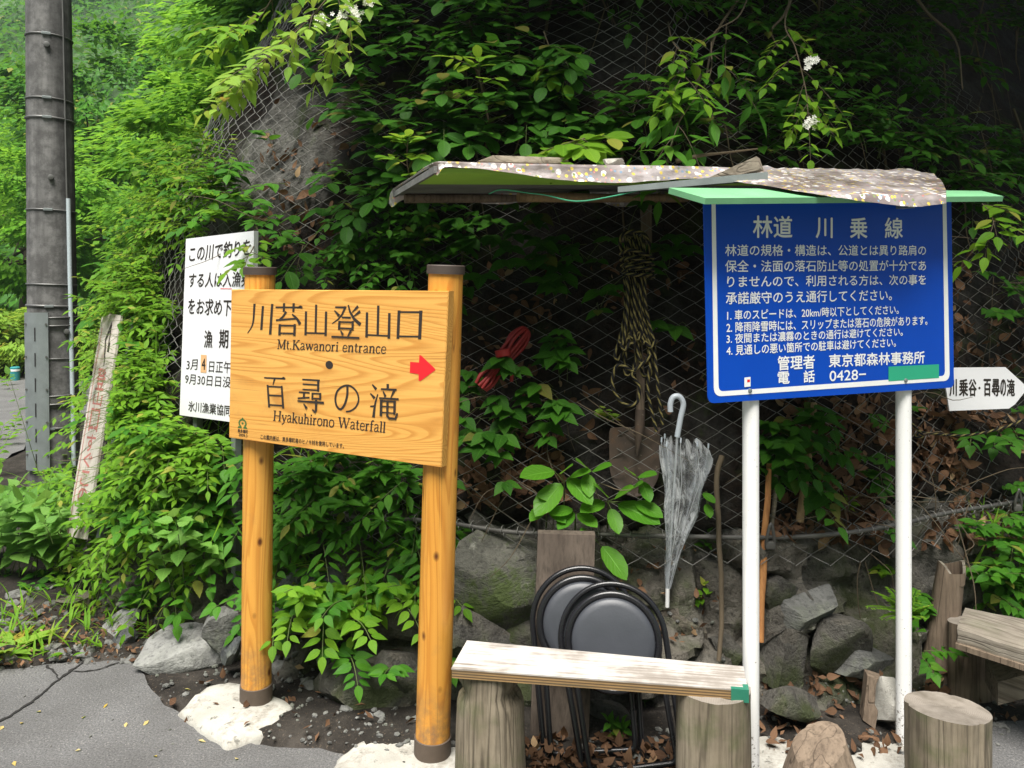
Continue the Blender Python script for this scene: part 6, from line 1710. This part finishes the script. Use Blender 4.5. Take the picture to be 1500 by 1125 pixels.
# fern between the white posts
Lf = Leaves(61); c_ = at(1330, 905, 2.85); rf_ = potp('fern', c_, 'small bright fern growing from the rock left of the second white post', 'fern')
for ex_, ey_ in ((1265, 885), (1270, 855), (1296, 846), (1320, 842), (1345, 850), (1290, 905), (1370, 880), (1355, 905)):
    e_ = at(ex_, ey_, 2.74); d = e_ - c_; ln_ = d.length
    Lf.sprig(c_, d + Vector((0, 0, ln_ * .25)), ln_, 15,   .045, .016, 'lance', droop=.25, spread=1.2, taper=.75, start=.15, jit=.06, upw=1.0, curl=.05)
Lf.plant('fern', M['leaf_bright'], M['stem'], rf_)
# little plants on the rock face
for i, (px_, py_, lab, lf_, k_) in enumerate(((748, 838, 'tiny seedling on the biggest mossy rock face', 'leaf_mid', 'ovate'), (1030, 880, 'small seedling in the earth below the umbrella and the crooked branch', 'leaf_bright', 'tooth'), (905, 1085, 'little three-leaved weed behind the stool legs', 'leaf_mid', 'heart'), (945, 1035, 'small weed between the stools and the bench end', 'leaf_mid', 'heart'), (1285, 840, 'tiny clover-like seedling above the fern', 'leaf_bright', 'heart'), (1030, 805, 'seedling under the cable right of the umbrella', 'leaf_mid', 'tooth'), (1265, 700, 'seedling growing through the netting between the white posts', 'leaf_mid', 'lance'), (890, 618, 'small bright sprout left of the shovel blade', 'leaf_lime', 'ovate'), (1230, 755, 'small yellowish sprout under the arrow sign side of the netting', 'leaf_bright', 'ovate'))):
    c0 = cast(px_, py_); p = c0[0]; Ls_ = Leaves(70 + i); r_ = potp('seedling', p, lab, 'seedling'); rg_ = random.Random(70 + i)
    for k in range(4):
        d = c0[1] * .6 + Vector((rg_.uniform(-.5, .5), -.1, rg_.uniform(.2, 1)))
        Ls_.sprig(p, d, rg_.uniform(.05, .11), 2, .048, .03, k_, droop=.2, r=.0012)
    Ls_.plant('seedling', M[lf_], M['stem'], r_)

# sprays reaching in from above: rooted on the bank outside the frame
def spray(name, pts, label, leaf, n, lL, lW, kind, subs, seed, flowers=(), group=None, tw=.004, cat='branch', droop=.2, sublen=(.2, .4)):
    c = crv([Vector(p) for p in pts], 6); L = Leaves(seed); rg_ = random.Random(seed)
    r_ = empty(name, c[0], label, cat, group)
    L.stem(c, tw, tw * .4, 6)
    for i in range(subs):
        k = int(len(c) * (.25 + .75 * (i + .5) / subs)); k = min(k, len(c) - 2); T_ = (c[k + 1] - c[k - 1]).normalized()
        sd__ = T_.cross(Vector((0, 0, 1))); sd__ = sd__.normalized() if sd__.length > .1 else Vector((1, 0, 0))
        d = T_ * .7 + sd__ * (1 if i % 2 else -1) * rg_.uniform(.4, 1.0) + Vector((0, rg_.uniform(-.3, .1), rg_.uniform(-.35, .3)))
        L.sprig(c[k], d, rg_.uniform(*sublen), n, lL, lW, kind, droop=droop, r=.0016, taper=.2, spread=.9)
    L.sprig(c[-2], c[-1] - c[-3], rg_.uniform(*sublen) * .8, n, lL, lW, kind, droop=droop, r=.0016)
    L.plant(name, M[leaf], M['twig'], r_)
    if flowers:
        for (fx, fy, fY, nf_) in flowers:
            m = MB()
            for q_ in range(nf_):
                o_ = at(fx + rg_.gauss(0, 5), fy + rg_.gauss(0, 4.5), fY + rg_.gauss(0, .01))
                for w_ in range(5):
                    a_ = 2 * math.pi * w_ / 5; u_ = Vector((math.cos(a_), -.3, math.sin(a_))); v_ = Vector((-math.sin(a_), 0, math.cos(a_)))
                    m.add([o_, o_ + u_ * .006 - v_ * .003, o_ + u_ * .010, o_ + u_ * .006 + v_ * .003], [(0, 1, 2, 3)])
            m.build('flower', M['petal'], r_)
def bk(px_, py_, o_): # a point off the bank surface
    c0 = cast(px_, py_); return c0[0] + c0[1] * o_
spray('leafy_branch', [bk(560, -130, .02), at(520, -60, 3.3), at(460, 20, 3.05), at(400, 75, 2.95), at(345, 125, 2.9)], 'yellow-green leafy branch reaching down at the top left of the netting', 'leaf_lime', 5, .08, .037, 'ovate', 14, 81, [(472, 30, 3.0, 12), (510, 10, 3.1, 12), (495, 24, 3.0, 10)], sublen=(.14, .28))
spray('leafy_branch', [bk(480, -110, .02), at(430, -60, 3.25), at(385, 20, 3.1), at(350, 45, 3.05)], 'green leafy branch at the top, left of the yellow-green branch', 'leaf_bright', 4, .085, .042, 'ovate', 9, 82, sublen=(.14, .26))
spray('leafy_branch', [bk(640, -120, .02), at(560, -60, 3.3), at(520, 10, 3.15), at(490, 60, 3.1)], 'pale leafy branch with white blossom at the top, right of the yellow-green branch', 'leaf_lime', 4, .08, .04, 'ovate', 7, 83, [(520, 20, 3.1, 24), (540, 2, 3.1, 18)], sublen=(.14, .28))
spray('flowering_spray', [bk(1165, -30, .03), at(1150, 30, 3.4), at(1165, 70, 3.2), at(1180, 130, 3.1), at(1184, 172, 3.05)], 'sunlit spray with white blossom hanging above the tablecloth end', 'leaf_bright', 4, .065, .034, 'ovate', 9, 84, [(1190, 88, 3.1, 13), (1187, 180, 3.04, 20), (1182, 95, 3.1, 8)], sublen=(.12, .24))
spray('hanging_branch', [bk(1100, -40, .03), at(1085, 20, 3.4), at(1045, 50, 3.25), at(1040, 110, 3.15), at(1000, 170, 3.05), at(985, 205, 3.0)], 'branch with long drooping leaves above the stone on the roof', 'leaf_mid', 4, .12, .042, 'lance', 8, 85, sublen=(.12, .26), droop=.5)
spray('hanging_branch', [bk(975, 40, .03), at(985, 60, 3.3), at(1005, 90, 3.15), at(990, 130, 3.05)], 'short leafy shoot left of the flowering spray and above the long-leaved branch', 'leaf_bright', 3, .08, .045, 'ovate', 6, 86, sublen=(.1, .2))
spray('shoot', [bk(725, 170, .03), at(715, 160, 3.45), at(705, 130, 3.3), at(702, 100, 3.25)], 'upright sunlit shoot with paired round leaves above the roof, left of centre', 'leaf_bright', 3, .085, .052, 'oval', 4, 87, sublen=(.08, .16))
spray('shoot', [bk(605, 270, .03), at(600, 260, 3.25), at(596, 235, 3.1), at(597, 212, 3.05)], 'small leafy shoot at the left end of the roof', 'leaf_bright', 3, .07, .045, 'oval', 4, 88, sublen=(.06, .13))
spray('shoot', [bk(830, 90, .03), at(826, 80, 3.5), at(815, 100, 3.4)], 'pair of sunlit leaves in the dark above the plank on the roof', 'leaf_bright', 2, .09, .055, 'oval', 3, 89, sublen=(.06, .12))
spray('shoot', [bk(880, 210, .03), at(870, 200, 3.2), at(850, 205, 3.05), at(840, 212, 3.0)], 'broad-leaved shoot lying over the roof cloth beside the plank', 'leaf_bright', 3, .11, .07, 'oval', 5, 90, sublen=(.1, .2))
spray('shoot', [bk(380, 340, .02), at(372, 360, 3.3), at(362, 378, 3.12)], 'small shoot hanging over the top of the left wooden post', 'leaf_bright', 2, .07, .04, 'ovate', 4, 91, sublen=(.06, .12))
spray('shoot', [bk(1430, 300, .03), at(1440, 300, 3.3), at(1455, 320, 3.2), at(1450, 345, 3.15)], 'shoot with yellowing leaves hanging beyond the end of the green roof', 'leaf_bright', 3, .085, .042, 'ovate', 4, 92, sublen=(.08, .16))
m = MB()
for pts in ([(1105, -30, 3.7), (1070, 15, 3.6), (1045, 60, 3.5), (1030, 140, 3.5)], [(1165, -20, 3.7), (1150, 20, 3.6), (1130, 45, 3.55), (1140, 70, 3.5)], [(1330, -20, 3.9), (1360, 20, 3.8), (1400, 60, 3.7), (1410, 130, 3.6)], [(740, -30, 3.8), (745, 60, 3.75), (735, 110, 3.6), (728, 140, 3.55)], [(810, -20, 3.9), (800, 40, 3.8), (790, 120, 3.7)], [(990, 236, 3.0), (1025, 228, 3.0), (1060, 224, 3.05), (1110, 218, 3.1)]):
    m.tube(crv([at(*p) for p in pts], 6), [.009 - .006 * i / (6 * (len(pts) - 1)) for i in range(6 * (len(pts) - 1) + 1)], 6)
tag(m.build('bare_branches', M['twig'], smooth=60), 'thin bare branches hanging in front of the shaded bank', 'twigs', kind='stuff')

# --- trees
def tree(name, base, h, cc_, rad, n_clump, per, size, leaf, label, seed, group=None, limbs=7, tr=.10, flat=.5):
    rg_ = random.Random(seed); r_ = empty(name, base, label, 'tree', group)
    L = Leaves(seed); cc_ = Vector(cc_); base = Vector(base)
    mid = base.lerp(cc_, .55) + Vector((rg_.uniform(-.15, .15), rg_.uniform(-.15, .15), 0))
    t_ = MB(); tp_c = crv([base - Vector((0, 0, .2)), mid, cc_], 6); t_.tube(tp_c, [tr * (1 - .6 * i / 12) for i in range(13)], 10)
    cl = []
    for i in range(n_clump):
        while True:
            v = Vector((rg_.uniform(-1, 1), rg_.uniform(-1, 1), rg_.uniform(-1, 1)))
            if .25 < v.length < 1: break
        cl.append(cc_ + Vector((v.x * rad[0], v.y * rad[1], v.z * rad[2])))
    for i in range(limbs * 2):
        e_ = cl[rg_.randrange(n_clump)]; s0 = tp_c[6 + i % 6]
        t_.tube(crv([s0, s0.lerp(e_, .5) + Vector((0, 0, .12)), e_], 4), [tr * .35 * (1 - .8 * k / 8) for k in range(9)], 6)
    t_.build('trunk', M['bark'], r_, smooth=60)
    for c in cl:
        out = (c - cc_); out.z *= .4; out = out.normalized() if out.length > .01 else Vector((0, -1, 0))
        R0 = rg_.uniform(.6, 1.25) * (rad[0] * rad[1] * rad[2] / n_clump) ** (1 / 3) * .98
        for k in range(per):
            a_, b_ = rg_.gauss(0, .55), rg_.gauss(0, .55)
            p = c + Vector((a_ * R0, b_ * R0, rg_.gauss(0, .22) * R0 - .35 * R0 * (a_ * a_ + b_ * b_)))
            d = out * .8 + Vector((a_, b_, -.35 + rg_.gauss(0, .25)))
            s_ = size * rg_.uniform(.6, 1.3)
            L.leaf('low', p, d, Vector((rg_.gauss(0, .35), rg_.gauss(0, .35) - .2, 1)), s_, s_ * flat, .15)
    L.build('crown', M[leaf], M['twig'], r_)
TG = 'bright trees behind the bank'
T_ = [((-2.5, 7.4, 1.2), 3, (-2.35, 7.2, 2.75), (.95, .8, .75), 38, 210, .10, 'leaf_tree', 'low bright maple just behind the netted corner of the bank'),
      ((-1.6, 7.2, 2.4), 3, (-1.55, 6.9, 4.05), (1.05, .9, .75), 40, 200, .10, 'leaf_mid', 'dark green tree above the netted corner of the bank'),
      ((-3.3, 9.5, .6), 4, (-3.4, 9.2, 3.0), (1.1, 1.0, 1.2), 46, 220, .11, 'leaf_tree', 'bright maple right beside the utility pole'),
      ((-3.2, 11.5, 1.0), 5, (-3.2, 11.2, 5.0), (1.6, 1.3, 1.4), 46, 210, .13, 'leaf_tree', 'tall bright tree behind the maple, beyond the bank top'),
      ((-5.6, 13.0, 0), 5, (-5.5, 13.2, 2.9), (1.5, 1.3, 1.7), 44, 210, .13, 'leaf_tree', 'tree at the outer road bend just behind the utility pole'),
      ((-8.6, 14.8, 0), 5, (-8.8, 14.8, 2.5), (2.2, 1.5, 1.7), 50, 210, .15, 'leaf_tree', 'rounded tree over the far road edge at the left photo edge'),
      ((-9.6, 19, 0), 8, (-9.8, 19, 5.6), (2.6, 2.2, 2.2), 50, 200, .19, 'leaf_mid', 'darker tree higher behind the road bend at the left'),
      ((-5.5, 18, 0), 8, (-5.6, 18, 6.6), (2.4, 2.0, 2.4), 48, 200, .18, 'leaf_mid', 'tall darker tree right of the pole beyond the road'),
      ((-13.5, 22, 0), 8, (-13.2, 22, 4.0), (2.8, 2.0, 2.6), 40, 190, .22, 'leaf_tree', 'tree beyond the road outside the left edge'),
      ((-1.0, 9.5, 2.4), 7, (-1.0, 9.5, 6.0), (1.8, 1.5, 1.3), 40, 180, .14, 'leaf_mid', 'tree high on the bank behind the leafy branches')]
for i, (b, h, c, r_, nc_, per, sz, lf_, lab) in enumerate(T_):
    tree('tree', b, h, c, r_, nc_, per, sz, lf_, lab, 200 + i, TG, tr=.05 + .012 * h, limbs=6, flat=.55)
# bushes along the far road edge
for i, (px_, py_, Y_, w_, lab) in enumerate(((15, 530, 14.0, 1.3, 'light green bush behind the teal bollard'), (70, 540, 13.4, 1.3, 'light green bush at the road bend behind the pole foot'), (-60, 560, 13.6, 1.4, 'light green bush at the far road edge outside the photo'))):
    c = at(px_, py_, Y_); c.z = .55
    tree('bush', (c.x, c.y, 0), 1, c, (w_, .8, .55), 26, 190, .12, 'leaf_lime', lab, 230 + i, None, limbs=3, tr=.03)
# trees standing over the bank: only their shade and twigs reach into the picture
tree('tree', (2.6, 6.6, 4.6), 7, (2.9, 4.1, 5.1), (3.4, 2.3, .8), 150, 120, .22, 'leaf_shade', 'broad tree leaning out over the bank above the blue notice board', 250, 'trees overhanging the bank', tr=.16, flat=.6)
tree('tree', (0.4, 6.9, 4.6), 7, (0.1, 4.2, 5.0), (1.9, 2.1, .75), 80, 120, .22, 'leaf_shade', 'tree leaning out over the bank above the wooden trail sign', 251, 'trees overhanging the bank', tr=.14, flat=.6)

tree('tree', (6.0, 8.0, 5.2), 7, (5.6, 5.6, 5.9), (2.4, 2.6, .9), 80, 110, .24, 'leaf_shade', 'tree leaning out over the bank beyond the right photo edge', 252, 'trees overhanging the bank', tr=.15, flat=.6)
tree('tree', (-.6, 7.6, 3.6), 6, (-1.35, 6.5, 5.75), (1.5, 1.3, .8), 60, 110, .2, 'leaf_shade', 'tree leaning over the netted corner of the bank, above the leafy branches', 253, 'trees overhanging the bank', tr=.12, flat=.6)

# --- far hillside with its forest
rows = []
for k in range(30):
    t = .55 * k / 29; row = []
    for i in range(60):
        x = -90 + 150 * i / 59; y = 30 + 90 * t + .25 * abs(x + 15)
        row.append(Vector((x, y, -2 + 75 * t + 6 * fbm((x * .02, y * .02, 4), 1, 3))))
    rows.append(row)
hmb = MB().grid(rows)
h_bvh = BVHTree.FromPolygons([Vector(v) for v in hmb.v], hmb.f)
M['forest_floor'] = m_plain('forest_floor', (0.055, 0.11, 0.03), 0.95, var=0.5, scale=0.3, bump=0.6)
tag(hmb.build('hillside', M['forest_floor'], smooth=180), kind='structure')
rows = [[Vector((x, -8 - 44 * t - .15 * abs(x), -1 + 44 * t ** 1.1 + 3 * fbm((x * .05, t * 4, 9), 1, 3))) for x in [-120 + 6 * i for i in range(41)]] for t in [k / 20 for k in range(21)]]  # slope behind the camera, out of view, added to block low sky light
tag(MB().grid(rows, flip=True).build('hillside', M['forest_floor'], smooth=180), kind='structure')
Lh = Leaves(300); rg = random.Random(300)
for i in range(1500):
    x, y = rg.uniform(-70, 12), 28 + 46 * rg.random() ** 1.3
    loc, n_, _, _ = h_bvh.ray_cast(Vector((x, y, 200)), Vector((0, 0, -1)))
    if loc is None: continue
    R0 = rg.uniform(1.6, 3.4)
    for k in range(48):
        v = Vector((rg.gauss(0, .5), rg.gauss(0, .5), rg.gauss(0, .45))); p = loc + Vector((0, 0, R0 * .8)) + v * R0; s_ = rg.uniform(.35, .8)
        Lh.leaf('low', p, v + Vector((0, -.4, -.3)), Vector((rg.gauss(0, .4), -.3, 1)), s_, s_ * .6, .2)
tag(Lh.build('forest', M['leaf_mid'], M['twig']), 'hazy green forest on the far hillside', 'forest', kind='stuff')

# --- valley air: far trees fade a little towards blue
hz = bpy.data.materials.new('valley_air'); hz.use_nodes = True
nt_ = hz.node_tree; nt_.nodes.clear()
vo_ = nt_.nodes.new('ShaderNodeVolumePrincipled'); vo_.inputs['Color'].default_value = (0.82, 0.90, 0.97, 1); vo_.inputs['Density'].default_value = 0.0017; vo_.inputs['Anisotropy'].default_value = 0.55
ou_ = nt_.nodes.new('ShaderNodeOutputMaterial'); nt_.links.new(vo_.outputs[0], ou_.inputs['Volume'])
mb = MB().box(Matrix.Translation((0, 270, 25.5)), 840, 980, 55)
tag(mb.build('haze', hz), 'thin pale haze of the valley air', 'haze', kind='stuff')
